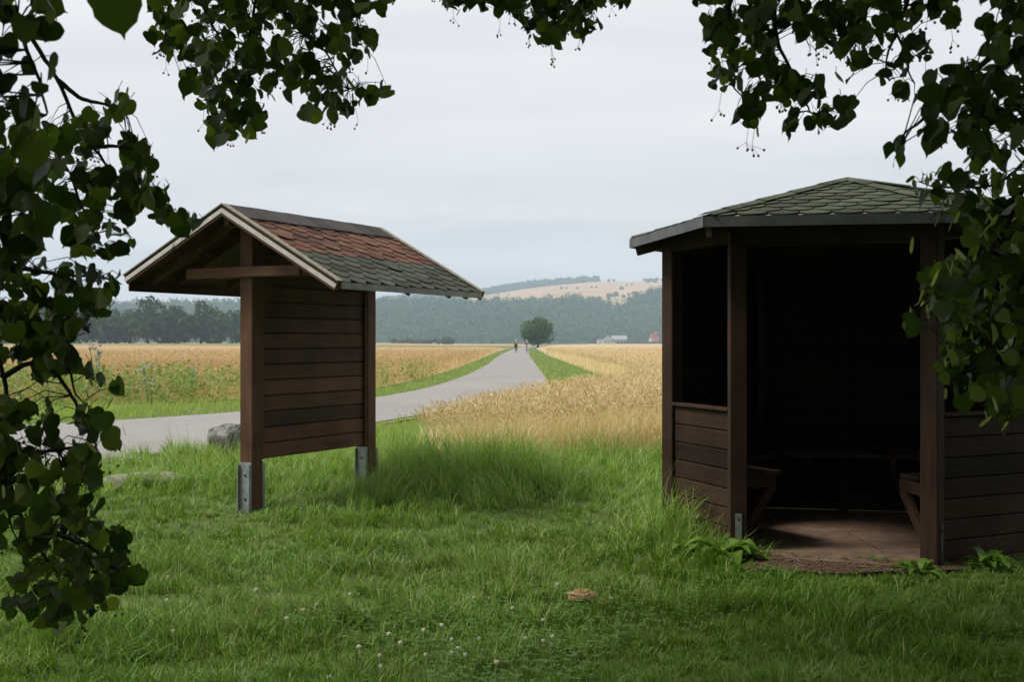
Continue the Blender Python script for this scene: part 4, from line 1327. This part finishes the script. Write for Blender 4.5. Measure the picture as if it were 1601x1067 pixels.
for k in range(26):
    a = k * 2.4; zz = 1 - 2 * (k + .5) / 26; r_ = math.sqrt(1 - zz * zz); c_ = Vector((r_ * math.cos(a), r_ * math.sin(a), zz)) * .0085
    m.tube([tuple(c_ * .5 + Vector((0, 0, .078))), tuple(c_ * 1.1 + Vector((0, 0, .078))), tuple(c_ * 1.5 + Vector((0, 0, .078)))], [.002, .0034, .0016], 5)
m.tube([(0, 0, 0), (.004, 0, .04), (0, 0, .072)], .0013, 5)
cf = m.build("clover_flower", M_cloverfl)
fl = [(261, 899), (400, 917), (259, 936), (475, 936), (494, 940), (447, 969), (473, 956), (607, 981), (624, 993), (272, 985), (596, 1036), (512, 1054), (284, 1064), (592, 1014), (689, 965), (662, 979), (708, 987), (714, 1003), (706, 1007), (726, 1016), (664, 1015), (847, 962), (803, 951), (820, 1000), (849, 998), (862, 986), (749, 992), (774, 1032), (863, 1000), (955, 937), (826, 902), (870, 914), (740, 928), (545, 925), (568, 947), (900, 1020), (640, 930), (560, 1005)]
for i, (px, py) in enumerate(fl):
    Y = (EYE - .085) * FPX / (py - 536)
    o = cf if i == 0 else cf.copy()
    if i: C.objects.link(o)
    x, y, _ = at(px, py, Y)
    o.location = (x, y, float(gz(np.array(x), np.array(y))) + .006 + random.Random(i).uniform(-.012, .008)); s_ = .7 + .35 * ((i * 37) % 10) / 10; o.scale = (s_, s_, .8); o.rotation_euler = (.1 * math.sin(i), .1 * math.cos(i * 2), i)
    tag(o, "white clover blossom standing in the shaded lawn", "clover flower", "white clover blossoms in the lawn")

# ------------------------------------------------------------------ the linden the camera stands under
def leaf_outline():
    # heart-shaped blade, base at 0, tip at y = 1, slightly toothed
    half = [(0, .02), (.15, -.06), (.32, -.03), (.45, .10), (.52, .27), (.515, .45), (.45, .61), (.33, .76), (.18, .88), (.055, .95)]
    return half
HALF = leaf_outline()
def linden_leaves(pos, tipdir, nrm, size, rng):
    """pos (n,3) leaf base; tipdir, nrm (n,3)"""
    n = len(pos)
    T = tipdir / (np.linalg.norm(tipdir, axis=1)[:, None] + 1e-9)
    Nn = nrm - T * np.sum(nrm * T, 1)[:, None]; Nn /= np.linalg.norm(Nn, axis=1)[:, None] + 1e-9
    S = np.cross(T, Nn)
    fold = rng.uniform(-.1, .5, (n, 1)); curl = rng.uniform(-.1, .35, (n, 1)); wav = rng.uniform(.0, .22, (n, 1)); ph = rng.uniform(0, 6.28, (n, 1)); asym = rng.uniform(.9, 1.1, (n, 1)); wdt = rng.uniform(.85, 1.1, (n, 1))
    sz = size[:, None]
    def pt(x, y, sgn):
        z = fold * abs(x) - curl * y * y + wav * np.sin(7 * y + ph + 2.5 * sgn) * abs(x)
        return pos + (S * (x * sgn * wdt * (asym if sgn > 0 else 2 - asym)) + T * y + Nn * z) * sz
    mid = [pt(0, y, 1) for y in (.03, .27, .60, .88, 1.10)]
    L_ = [pt(x * (1 + rng.uniform(-.09, .07, (n, 1))), y + rng.uniform(-.02, .02, (n, 1)), -1) for x, y in HALF[1:]]
    R_ = [pt(x * (1 + rng.uniform(-.09, .07, (n, 1))), y + rng.uniform(-.02, .02, (n, 1)), 1) for x, y in HALF[1:]]
    V = np.stack(mid + L_ + R_, 1)                  # 5 + 9 + 9
    k = 23
    base = (np.arange(n) * k)[:, None]
    F5, F4, F3 = [], [], []
    for o_ in (5, 14):
        # fan of polygons between the midrib and the margin
        for f in ((0, o_ + 0, o_ + 1, o_ + 2), (0, o_ + 2, o_ + 3, 1), (1, o_ + 3, o_ + 4, o_ + 5), (1, o_ + 5, 2), (2, o_ + 5, o_ + 6), (2, o_ + 6, o_ + 7, 3), (3, o_ + 7, o_ + 8, 4)):
            f = f if o_ == 14 else f[::-1]
            (F4 if len(f) == 4 else F3).append(base + np.array([f]))
    return V.reshape(-1, 3), F4 + F3

linden = empty("linden_tree", (.6, -3.2, 0))
tag(linden, "large linden whose leafy hanging branches frame the whole view", "tree")
def LT(p): return Vector(p) - Vector((.6, -3.2, 0))
m = MB()
m.tube([LT((.6, -3.2, -.2)), LT((.58, -3.2, .5)), LT((.62, -3.15, 2.2)), LT((.6, -3.1, 4.2)), LT((.5, -3, 7.5))], [.42, .33, .28, .24, .10], 12)
m.build("trunk", M_bark, linden)
rngc = np.random.default_rng(91)
m = MB()
limb_tips = [(-4.5, 1.0, 5.4), (-2.2, 3.2, 5.0), (.4, 4.2, 5.2), (2.9, 2.8, 4.8), (4.8, .5, 5.2), (4, -5, 5.5), (-3.5, -5.5, 5.6), (0, -7, 6), (-.6, 2.0, 6.4)]
for (x, y, z) in limb_tips:
    a = Vector((.6, -3.1, 3.4 + .1 * x)); b_ = Vector((x, y, z)); mid = a.lerp(b_, .5) + Vector((0, 0, .7))
    m.tube([LT(a), LT(mid), LT(b_)], [.12, .075, .025], 7)
m.build("limbs", M_bark, linden)
# crown overhead: leaves of about the real size spread through a wide flat dome above the frame
nC = 78000
d = rngc.normal(0, 1, (nC, 3)); d /= np.linalg.norm(d, axis=1)[:, None]; rr = rngc.random((nC, 1)) ** (1 / 2.4)
Pc = d * rr * np.array([8.5, 8.3, 3.0]) + np.array([.5, -1.0, 7.0])
dens = fbm(Pc[:, 0] * .8 + 40, Pc[:, 1] * .8 + Pc[:, 2] * .7, 92)
okc = (dens > .40) & (Pc[:, 2] > 1.5 + .2978 * np.maximum(Pc[:, 1], 0) + 1.3) & (Pc[:, 2] > 4.3)
Pc = Pc[okc]
Nc = np.tile([0, 0, 1.0], (len(Pc), 1))
nS = 42000  # low skirt of leaves out of view, shaped to block light from behind
az = rngc.uniform(0, 6.28, nS); zz = rngc.uniform(.7, 6.0, nS); rs = rngc.normal(6.6, .7, nS) * (1 - .03 * (zz - 2) ** 2)
Ps = np.stack([.6 + rs * np.cos(az), -1.2 + rs * np.sin(az), zz], -1)
dens = fbm(az * 5 + 9, zz * .9, 95)
oks = (dens > .36) & ~((Ps[:, 1] > 0) & (np.abs(Ps[:, 0]) < .62 * Ps[:, 1] + 1.0)) & (Ps[:, 1] < 3.2) & ((Ps[:, 1] < 1.5) | (Ps[:, 0] > 0)) & (rngc.random(nS) < np.where(Ps[:, 0] < -2, .35, 1))
nR = 38000  # unseen curtain of leaves, added to keep light off the shelter's right wall
yr_ = rngc.uniform(2.2, 7.2, nR); xr_ = .52 * yr_ + .45 + np.abs(rngc.normal(0, .55, nR)); zr_ = rngc.uniform(.35, 5.2, nR)
okr = (fbm(yr_ * 1.4, zr_ * 1.4, 96) > .38)
Pr = np.stack([xr_, yr_, zr_], -1)[okr]
nP_ = len(Pr)
Vd, Fd = linden_leaves(Pr - np.array([.6, -3.2, 0]), np.stack([rngc.normal(0, .6, nP_), rngc.normal(0, .6, nP_), rngc.normal(-1, .4, nP_)], -1),
                       np.stack([rngc.normal(.3, .8, nP_), rngc.normal(-.3, .8, nP_), rngc.normal(.6, .5, nP_)], -1), rngc.uniform(.055, .095, nP_), rngc)
np_mesh("added_shade_leaves", Vd, Fd, M_leaf, linden)
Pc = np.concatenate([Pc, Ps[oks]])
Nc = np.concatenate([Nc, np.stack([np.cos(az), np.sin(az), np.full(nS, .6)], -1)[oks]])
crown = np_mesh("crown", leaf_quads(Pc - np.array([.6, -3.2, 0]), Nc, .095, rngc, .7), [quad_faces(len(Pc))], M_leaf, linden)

def hang(name, polys, Y, dY, size, stems, dens, seed, bract=.10, fruit=.12, lone=None):
    """one drooping branch: twigs (stems, in picture units at depth Y) with leaves filling the outlines in polys"""
    rng = np.random.default_rng(seed)
    if lone is None: size *= .57; dens *= 1.0
    br = MB()
    S3 = []
    for st in stems:
        pts = [at(px, py, Y + dz) for (px, py, dz) in st]
        # smooth the stem
        P_ = np.array(pts); tt = np.linspace(0, len(P_) - 1, (len(P_) - 1) * 5 + 1)
        Q = np.stack([np.interp(tt, np.arange(len(P_)), P_[:, k]) for k in range(3)], -1)
        for _ in range(4): Q[1:-1] = (Q[:-2] + 2 * Q[1:-1] + Q[2:]) / 4
        Q[1:-1] += np.cumsum(rng.normal(0, .0016, (len(Q) - 2, 3)), 0)
        r0 = .0075 if len(P_) > 3 else .004
        br.tube([LT(p) for p in Q], list(np.linspace(r0, .0018, len(Q))), 6)
        S3.append(Q)
    S = np.concatenate(S3)
    pos = []
    for poly in polys:
        xs_ = [p[0] for p in poly]; ys_ = [p[1] for p in poly]
        A = abs(sum(poly[i][0] * poly[(i + 1) % len(poly)][1] - poly[(i + 1) % len(poly)][0] * poly[i][1] for i in range(len(poly)))) / 2
        spx = size * FPX / Y
        n = max(1, int(A / (spx * spx * .42) * dens * 1.9))
        got = 0
        while got < n:
            k = 4 * n + 40
            X_ = rng.uniform(min(xs_), max(xs_), k); Y_ = rng.uniform(min(ys_), max(ys_), k)
            ok = in_poly(X_, Y_, poly); X_, Y_ = X_[ok][:n - got], Y_[ok][:n - got]
            got += len(X_)
            dd = Y + rng.normal(0, dY, len(X_))
            dd = np.clip(dd, Y - 2 * dY, Y + 2 * dY)
            pos += [at(a, b_, c_) for a, b_, c_ in zip(X_, Y_, dd)]
    pos = np.array(pos); n = len(pos)
    sz = np.full(n, size) if lone else size * np.where(rng.random(n) < .25, rng.uniform(.45, .7, n), rng.uniform(.75, 1.2, n))
    tip = np.stack([rng.normal(0, .75, n), rng.normal(0, .7, n), -np.ones(n) + rng.normal(0, .45, n)], -1)
    nr = np.stack([rng.normal(0, .9, n), rng.normal(-.3, .9, n), rng.normal(.65, .7, n)], -1)
    if lone: tip = np.array([[.12, .1, -1.0]]); nr = np.array([[.1, -1.0, .15]])
    T = tip / np.linalg.norm(tip, axis=1)[:, None]
    base = pos - T * sz[:, None] * .5
    off = np.array([.6, -3.2, 0])
    V, F = linden_leaves(base - off, tip, nr, sz, rng)
    # petioles to the nearest twig, by way of thin side twigs
    for k in range(n):
        d2 = np.sum((S - base[k]) ** 2, 1); j = int(np.argmin(d2)); q = S[j]; ds = math.sqrt(d2[j])
        if ds < .16 or (ds < .3 and rng.random() < .4):
            mid = (q + base[k]) / 2 + np.array([0, 0, .12 * ds])
            br.tube([LT(q), LT(mid), LT(base[k])], [.0016 if ds > .1 else .0011, .0012, .0007], 4, False)
        else:
            b0 = base[k] + np.array([rng.normal(0, .012), rng.normal(0, .012), .016])
            br.tube([LT(b0), LT(base[k])], [.0009, .0007], 4, False)
    o = br.build("branch", M_twig, linden)
    np_mesh("leaves", V, F, M_leaf, o)
    # bracts and dangling fruit
    nb = int(n * bract * .8); kk = rng.integers(0, n, nb)
    if nb:
        bp = base[kk] + rng.normal(0, .02, (nb, 3)); bt = np.stack([rng.normal(0, .5, nb), rng.normal(0, .5, nb), -np.ones(nb)], -1)
        bt /= np.linalg.norm(bt, axis=1)[:, None]
        sd = np.cross(bt, rng.normal(0, 1, (nb, 3))); sd /= np.linalg.norm(sd, axis=1)[:, None]
        bl = size * rng.uniform(.6, .95, (nb, 1)); bw = bl * .10
        ctrp = [bp - off, bp - off + bt * bl * .3 - sd * bw, bp - off + bt * bl * .8 - sd * bw, bp - off + bt * bl, bp - off + bt * bl * .8 + sd * bw, bp - off + bt * bl * .3 + sd * bw]
        np_mesh("bracts", np.stack(ctrp, 1).reshape(-1, 3), [(np.arange(nb) * 6)[:, None] + np.arange(6)[None, :]], M_bract, o)
    fr = MB(); nf = int(n * fruit * .5)
    for k in rng.integers(0, n, nf):
        p0 = base[k] + T[k] * sz[k] * rng.uniform(.3, .8) ; stalk = p0 + np.array([rng.normal(0, .01), rng.normal(0, .01), -.05])
        fr.tube([LT(p0), LT(stalk)], [.0007, .0006], 3, False)
        for j in range(rng.integers(2, 5)):
            e = stalk + np.array([rng.normal(0, .011), rng.normal(0, .011), -rng.uniform(.01, .028)])
            fr.tube([LT(stalk), LT(e)], [.0005, .0005], 3, False)
            c_ = LT(e); r_ = .0034
            fr.tube([c_ + Vector((0, 0, r_)), c_ + Vector((0, 0, r_ * .5)), c_ - Vector((0, 0, r_ * .5)), c_ - Vector((0, 0, r_))], [.0008, r_ * .9, r_ * .9, .0008], 6)
    if nf: fr.build("fruit", M_fruit, o, smooth=True)
    return o
# left curtain, nearest dark leaves
hang("branch", [[(-260, -60), (80, -60), (88, 60), (84, 120), (52, 150), (30, 100), (-260, 100)], [(-260, 120), (22, 120), (60, 160), (82, 180), (70, 250), (-40, 260), (-260, 230)]], 2.0, .12, .088,
     [[(-150, -700, .2), (-60, -150, 0), (20, 20, 0), (60, 110, 0), (72, 180, .05)]], .95, 201, .02, .05)
hang("branch", [[(-260, 240), (60, 235), (86, 320), (62, 400), (40, 420), (-260, 420)]], 2.35, .15, .085,
     [[(-150, -700, 0), (-90, 100, 0), (-20, 250, 0), (40, 350, 0), (60, 390, .05)]], 1.0, 202, .03, .06)
hang("branch", [[(70, 200), (110, 185), (150, 170), (185, 145), (212, 155), (206, 182), (170, 190), (160, 215), (130, 260), (80, 290), (55, 300), (50, 240)],
                [(185, 215), (222, 212), (245, 245), (232, 270), (200, 262), (186, 245)],
                [(70, 290), (130, 262), (190, 262), (240, 275), (280, 290), (284, 305), (250, 312), (222, 325), (210, 345), (150, 350), (96, 345), (66, 320)],
                [(235, 325), (285, 330), (312, 350), (285, 365), (240, 362)],
                [(108, 372), (132, 360), (200, 350), (208, 385), (172, 405), (130, 412)]], 2.9, .16, .078,
     [[(-260, -800, 0), (-40, -60, 0), (60, 80, 0), (90, 130, 0), (115, 190, 0), (150, 245, 0), (185, 285, 0), (240, 330, 0), (290, 350, .05)], [(90, 125, 0), (130, 155, 0), (165, 160, 0), (195, 170, .03)], [(150, 230, 0), (165, 228, 0), (190, 230, .02), (215, 235, 0)], [(110, 270, 0), (130, 330, .02), (160, 385, 0)]], 1.2, 203, .14, .16)
hang("branch", [[(-260, 400), (60, 405), (110, 420), (160, 428), (205, 438), (208, 455), (170, 475), (165, 500), (130, 510), (110, 545), (70, 560), (-260, 560)],
                [(30, 555), (80, 545), (115, 560), (110, 590), (82, 610), (60, 590)], [(110, 565), (140, 570), (140, 592), (110, 590)], [(145, 583), (175, 585), (172, 600), (148, 598)], [(165, 598), (188, 600), (186, 618), (168, 616)]], 2.75, .16, .080,
     [[(-260, -800, 0), (-120, 200, 0), (-20, 380, 0), (40, 440, 0), (90, 500, 0), (140, 520, 0)], [(-20, 400, 0), (60, 430, 0), (130, 440, 0), (190, 445, 0)], [(0, 480, 0), (60, 530, 0), (110, 580, 0), (130, 630, .02)]], 1.15, 204, .1, .1)
hang("branch", [[(-260, 600), (20, 622), (60, 625), (85, 645), (84, 668), (50, 690), (52, 720), (-260, 740)], [(75, 680), (100, 685), (100, 715), (80, 715)], [(118, 640), (148, 640), (176, 672), (182, 700), (150, 690), (150, 720), (185, 735), (170, 745), (110, 752), (118, 700)],
                [(-260, 740), (50, 722), (110, 725), (156, 752), (140, 770), (100, 770), (155, 790), (150, 830), (110, 800), (40, 800), (-260, 800)]], 2.65, .15, .078,
     [[(-260, -700, 0), (-100, 300, 0), (0, 560, 0), (15, 640, 0), (20, 700, 0), (10, 780, 0), (30, 850, 0)], [(5, 590, 0), (60, 560, 0), (100, 600, 0), (125, 650, 0), (150, 700, 0)], [(15, 710, 0), (60, 705, 0), (110, 700, .0), (130, 695, 0)]], 1.15, 205, .1, .14)
hang("branch", [[(40, 800), (110, 790), (150, 825), (190, 825), (205, 845), (206, 870), (226, 900), (205, 920), (178, 925), (180, 955), (130, 965), (100, 985), (56, 990), (36, 970), (60, 920), (40, 880), (30, 840)],
                [(-260, 800), (10, 800), (14, 850), (-260, 860)], [(18, 905), (45, 915), (40, 960), (6, 965), (2, 940)]], 2.75, .15, .078,
     [[(-260, -700, 0), (-110, 350, 0), (-10, 640, 0), (20, 780, 0), (50, 850, 0), (90, 900, 0), (110, 960, 0)], [(40, 830, 0), (90, 840, 0), (140, 855, 0), (190, 900, 0), (215, 905, 0)], [(60, 820, 0), (120, 840, .02), (160, 900, 0)]], 1.25, 206, .08, .12)
# single near leaf hanging in at the top
hang("branch", [[(180, 12), (188, 12), (188, 18), (180, 18)]], 1.72, .005, .071, [[(60, -700, .1), (150, -160, 0), (182, -60, 0)]], .01, 209, 0, 0, True)
# upper left spray
hang("branch", [[(226, -80), (640, -80), (624, 0), (600, 22), (575, 10), (545, 45), (590, 60), (590, 85), (560, 100), (540, 90), (545, 130), (575, 150), (605, 130), (606, 148), (575, 165), (540, 160), (548, 185), (520, 190), (505, 170), (495, 200), (478, 185), (475, 150), (450, 150), (430, 120), (418, 150), (414, 205), (370, 218), (328, 222), (322, 195), (340, 185), (305, 165), (282, 135), (290, 100), (262, 92), (232, 84), (240, 40)]], 3.4, .2, .078,
     [[(420, -800, 0), (420, -200, 0), (400, -40, 0), (390, 40, 0), (378, 120, 0), (365, 190, 0)], [(330, -150, 0), (315, 10, 0), (330, 40, 0), (355, 80, 0)], [(440, -100, 0), (430, 0, 0), (470, 50, 0), (510, 80, 0), (545, 140, 0)], [(560, -120, 0), (555, 0, 0), (565, 70, 0)], [(260, -120, 0), (262, 0, 0), (258, 60, 0)]], 1.12, 208, .12, .14)
# top middle
hang("branch", [[(660, -90), (1000, -90), (985, 5), (950, 8), (930, 15), (940, 40), (910, 62), (885, 50), (868, 80), (850, 60), (828, 70), (808, 65), (815, 30), (800, 20), (765, 25), (735, 15), (710, 16), (690, 12)]], 3.8, .18, .078,
     [[(820, -900, 0), (830, -200, 0), (850, -40, 0), (870, 30, 0), (885, 55, 0)], [(730, -150, 0), (720, -30, 0), (715, 5, 0)], [(920, -160, 0), (930, -40, 0), (925, 20, 0)]], 1.2, 209, .25, .3)
# upper right spray
hang("branch", [[(1076, -90), (1540, -90), (1500, -10), (1495, 40), (1465, 65), (1445, 30), (1420, 30), (1400, 60), (1380, 75), (1400, 100), (1390, 135), (1370, 130), (1365, 80), (1340, 70), (1355, 95), (1325, 130), (1310, 120), (1300, 60), (1280, 70), (1290, 85), (1250, 60), (1210, 45), (1215, 80), (1200, 130), (1195, 150), (1182, 195), (1165, 205), (1150, 190), (1145, 150), (1115, 135), (1102, 120), (1105, 60), (1085, 25)],
                [(1200, 120), (1230, 100), (1260, 140), (1262, 165), (1230, 180), (1200, 165)], [(1255, 125), (1290, 115), (1300, 140), (1275, 160)], [(1285, 160), (1330, 160), (1335, 185), (1300, 192)], [(1258, 180), (1290, 175), (1292, 200), (1275, 215), (1260, 205)], [(1215, 175), (1245, 175), (1248, 200), (1235, 208), (1218, 200)],
                [(1405, 60), (1455, 55), (1465, 80), (1430, 110), (1410, 130), (1440, 155), (1425, 165), (1405, 145)]], 2.85, .17, .072,
     [[(1180, -800, 0), (1200, -200, 0), (1208, 0, 0), (1215, 50, 0), (1225, 85, 0), (1245, 125, 0), (1265, 160, 0), (1280, 180, 0)], [(1150, -150, 0), (1140, 0, 0), (1150, 80, 0), (1160, 150, 0)], [(1340, -200, 0), (1340, -20, 0), (1320, 60, 0)], [(1430, -150, 0), (1425, 0, 0), (1400, 60, 0), (1385, 110, 0)], [(1380, 0, 0), (1420, 90, 0), (1430, 130, 0)]], 1.0, 210, .06, .16)
# dark right edge
hang("branch", [[(1530, -90), (1880, -90), (1880, 270), (1601, 255), (1560, 260), (1525, 262), (1505, 235), (1490, 170), (1500, 130), (1530, 110), (1540, 60)],
                [(1440, 130), (1490, 95), (1530, 90), (1520, 160), (1490, 175), (1460, 160)], [(1385, 225), (1402, 215), (1415, 235), (1405, 262), (1392, 260)], [(1440, 195), (1480, 195), (1484, 235), (1460, 245), (1442, 225)], [(1420, 205), (1445, 175), (1470, 150), (1490, 160), (1450, 195)]], 2.4, .16, .078,
     [[(1700, -700, 0), (1640, -150, 0), (1590, 20, 0), (1560, 100, 0), (1540, 180, 0), (1520, 240, 0)], [(1560, 80, 0), (1500, 130, 0), (1450, 190, 0), (1410, 225, 0)], [(1650, -100, 0), (1660, 60, 0), (1650, 180, 0)]], 1.25, 211, .05, .06)
# lower right, sunlit olive sprays
hang("branch", [[(1420, 275), (1450, 265), (1500, 262), (1540, 275), (1880, 260), (1880, 640), (1601, 650), (1560, 665), (1540, 645), (1520, 660), (1490, 620), (1465, 605), (1462, 570), (1480, 540), (1460, 520), (1432, 520), (1412, 510), (1435, 480), (1448, 450), (1460, 410), (1490, 400), (1520, 380), (1500, 350), (1475, 340), (1440, 310), (1425, 292)]], 2.9, .2, .084,
     [[(1800, -600, 0), (1720, 0, 0), (1640, 200, 0), (1560, 285, 0), (1500, 290, 0), (1440, 285, 0)], [(1660, 180, 0), (1600, 300, 0), (1560, 380, 0), (1510, 430, 0), (1450, 480, 0), (1425, 508, 0)], [(1650, 250, 0), (1610, 400, 0), (1570, 500, 0), (1520, 570, 0), (1475, 600, 0)], [(1680, 300, 0), (1640, 480, 0), (1590, 590, 0), (1540, 640, 0)]], 1.15, 212, .5, .12)

# ------------------------------------------------------------------ cyclists
M_frame = simple("bicycle_paint", (.02, .02, .025), (.05, .05, .06), 10, .4)
M_tyre = simple("bicycle_tyre", (.01, .01, .01), (.025, .025, .025), 10, .9)
M_skin = simple("skin", (.42, .26, .18), (.5, .32, .23), 10, .6)
M_jerseyA = simple("dark_red_jersey", (.035, .012, .012), (.075, .02, .018), 8, .9)
M_jerseyB = simple("navy_jersey", (.012, .014, .025), (.03, .035, .055), 8, .9)
M_shorts = simple("dark_shorts", (.012, .012, .014), (.025, .025, .028), 8, .9)
M_pale = simple("pale_leggings", (.45, .43, .4), (.6, .58, .55), 8, .9)
M_helmet = simple("white_helmet", (.6, .6, .6), (.75, .75, .75), 8, .4)
def bicycle():
    root = empty("bicycle")
    for yy, nm in ((-.5, "wheel"), (.5, "wheel")):
        m = MB(); n = 24
        m.tube([(0, yy + .335 * math.cos(2 * math.pi * k / n), .34 + .335 * math.sin(2 * math.pi * k / n)) for k in range(n + 1)], .017, 6, False)
        for k in range(12):
            a = 2 * math.pi * k / 12
            m.tube([(0, yy, .34), (0, yy + .32 * math.cos(a), .34 + .32 * math.sin(a))], .002, 3, False)
        m.tube([(-.05, yy, .34), (.05, yy, .34)], .02, 6)
        m.build(nm, M_tyre, root)
    f = MB()
    seat, bb, hd, hd2 = (0, -.2, .88), (0, -.08, .3), (0, .36, .86), (0, .40, .74)
    for a, b_ in ((seat, bb), (seat, hd), (bb, hd2), (hd, hd2)): f.tube([a, b_], .017, 6)
    for s_ in (-.04, .04):
        f.tube([(s_, -.5, .34), (s_ * .5, -.08, .3)], .009, 5); f.tube([(s_, -.5, .34), (s_ * .4, -.19, .82)], .009, 5); f.tube([hd2, (s_, .5, .34)], .012, 5)
    f.build("frame", M_frame, root)
    h = MB(); h.tube([(-.22, .5, .93), (-.21, .42, .98), (0, .38, .97), (.21, .42, .98), (.22, .5, .93)], .013, 6); h.tube([(0, .37, .86), (0, .38, .97)], .014, 6); h.build("handlebar", M_frame, root)
    s_ = MB(); s_.tube([(0, -.36, .955), (0, -.28, .965), (0, -.12, .955)], [.06, .055, .02], 8); s_.tube([(0, -.2, .88), (0, -.22, .95)], .014, 6); s_.build("saddle", M_tyre, root)
    p = MB(); p.tube([(.09, -.08, .3), (.09, .0, .15)], .01, 5); p.tube([(-.09, -.08, .3), (-.09, -.16, .45)], .01, 5); p.tube([(-.09, -.08, .3), (.09, -.08, .3)], .012, 5)
    for q in ((.14, 0, .15), (-.14, -.16, .45)): p.box(q[0] - .045, q[0] + .045, q[1] - .035, q[1] + .035, q[2] - .01, q[2] + .01)
    p.build("pedal_crank", M_frame, root)
    return root
def skin_mesh(name, nodes, edges, mat, parent, root=0, sub=1):
    me = bpy.data.meshes.new(name); me.from_pydata([n_[0] for n_ in nodes], edges, [])
    o = link_mesh(name, me, None)
    sk = o.modifiers.new("skin", 'SKIN'); sub_ = o.modifiers.new("sub", 'SUBSURF'); sub_.levels = sub; sub_.render_levels = sub
    for i, n_ in enumerate(nodes):
        me.skin_vertices[0].data[i].radius = (n_[1], n_[2] if len(n_) > 2 else n_[1]); me.skin_vertices[0].data[i].use_root = (i == root)
    dg = bpy.context.evaluated_depsgraph_get(); m2 = bpy.data.meshes.new_from_object(o.evaluated_get(dg))
    bpy.data.objects.remove(o)
    m2.polygons.foreach_set("use_smooth", np.ones(len(m2.polygons), dtype=bool))
    return link_mesh(name, m2, mat, parent)
def cyclist(jersey, legs, label):
    root = empty("person")
    nodes = [((0, -.24, 1.02), .15, .13), ((0, -.16, 1.22), .135, .105), ((0, -.02, 1.42), .155, .11), ((0, .04, 1.50), .06), ((0, .08, 1.58), .065), ((0, .11, 1.68), .09, .10), ((0, .12, 1.76), .07, .075),
             ((.17, .0, 1.43), .06), ((.25, .2, 1.22), .043), ((.21, .42, 1.03), .033), ((.2, .48, .99), .03),
             ((-.17, .0, 1.43), .06), ((-.25, .2, 1.22), .043), ((-.21, .42, 1.03), .033), ((-.2, .48, .99), .03),
             ((.10, -.2, .98), .095), ((.13, .14, .66), .06), ((.13, -.04, .28), .042), ((.13, .08, .19), .035),
             ((-.10, -.2, .98), .095), ((-.13, .2, .86), .065), ((-.13, -.14, .56), .045), ((-.13, -.08, .48), .035)]
    edges = [(0, 1), (1, 2), (2, 3), (3, 4), (4, 5), (5, 6), (2, 7), (7, 8), (8, 9), (9, 10), (2, 11), (11, 12), (12, 13), (13, 14), (0, 15), (15, 16), (16, 17), (17, 18), (0, 19), (19, 20), (20, 21), (21, 22)]
    body = skin_mesh("body", nodes, edges, M_skin, root)
    # clothing follows the body a little larger
    def off(ix, k): return [(nodes[i][0], nodes[i][1] * k, (nodes[i][2] if len(nodes[i]) > 2 else nodes[i][1]) * k) for i in ix]
    skin_mesh("jersey", off([0, 1, 2, 7, 8, 11, 12], 1.16), [(0, 1), (1, 2), (2, 3), (3, 4), (2, 5), (5, 6)], jersey, root)
    skin_mesh("leggings", off([0, 15, 16, 17, 19, 20, 21], 1.15), [(0, 1), (1, 2), (2, 3), (0, 4), (4, 5), (5, 6)], legs, root)
    skin_mesh("helmet", [((0, .03, 1.74), .10), ((0, .11, 1.78), .115), ((0, .2, 1.75), .09)], [(0, 1), (1, 2)], M_helmet, root, 1)
    for s_, y, z in ((.13, .1, .17), (-.13, -.06, .46)):
        m = MB(); m.box(s_ - .045, s_ + .045, y - .12, y + .14, z - .035, z + .03); m.build("shoe", M_shorts, root, .02)
    return tag(root, label, "person", "cyclists riding away down the road")
bk = bicycle()
for i, (px, Y, jm, lm, lab, blab) in enumerate(((806.5, 163, M_jerseyA, M_shorts, "cyclist in a dark red black top and dark legs, white helmet", "bicycle under the cyclist in dark red black clothes"),
                                         (823.5, 166, M_jerseyB, M_pale, "cyclist in a navy top and pale legs with a white helmet", "bicycle under the cyclist with pale legs"))):
    b_ = bk if i == 0 else copy_tree(bk)
    x = (px - 800.5) / FPX * Y
    b_.location = (x, Y, .055); b_.rotation_euler = (0, 0, -.03)
    tag(b_, blab, "bicycle", "bicycles ridden away down the road")
    pr = cyclist(jm, lm, lab); pr.location = (x, Y, .055); pr.rotation_euler = (0, 0, -.03)

# ------------------------------------------------------------------ haze: one closed box of thin air round everything
m = MB(); m.box(-4000, 4000, -300, 3250, -70, 185)
hz = m.build("haze", None)
M_haze = bpy.data.materials.new("thin_air"); M_haze.use_nodes = True
t = M_haze.node_tree; t.nodes.clear()
mo = t.nodes.new("ShaderNodeOutputMaterial"); pv = t.nodes.new("ShaderNodeVolumePrincipled")
pv.inputs["Color"].default_value = (.60, .79, 1.0, 1); pv.inputs["Density"].default_value = .00029; pv.inputs["Anisotropy"].default_value = .1
t.links.new(pv.outputs[0], mo.inputs["Volume"])
hz.data.materials.append(M_haze)
tag(hz, kind="stuff")
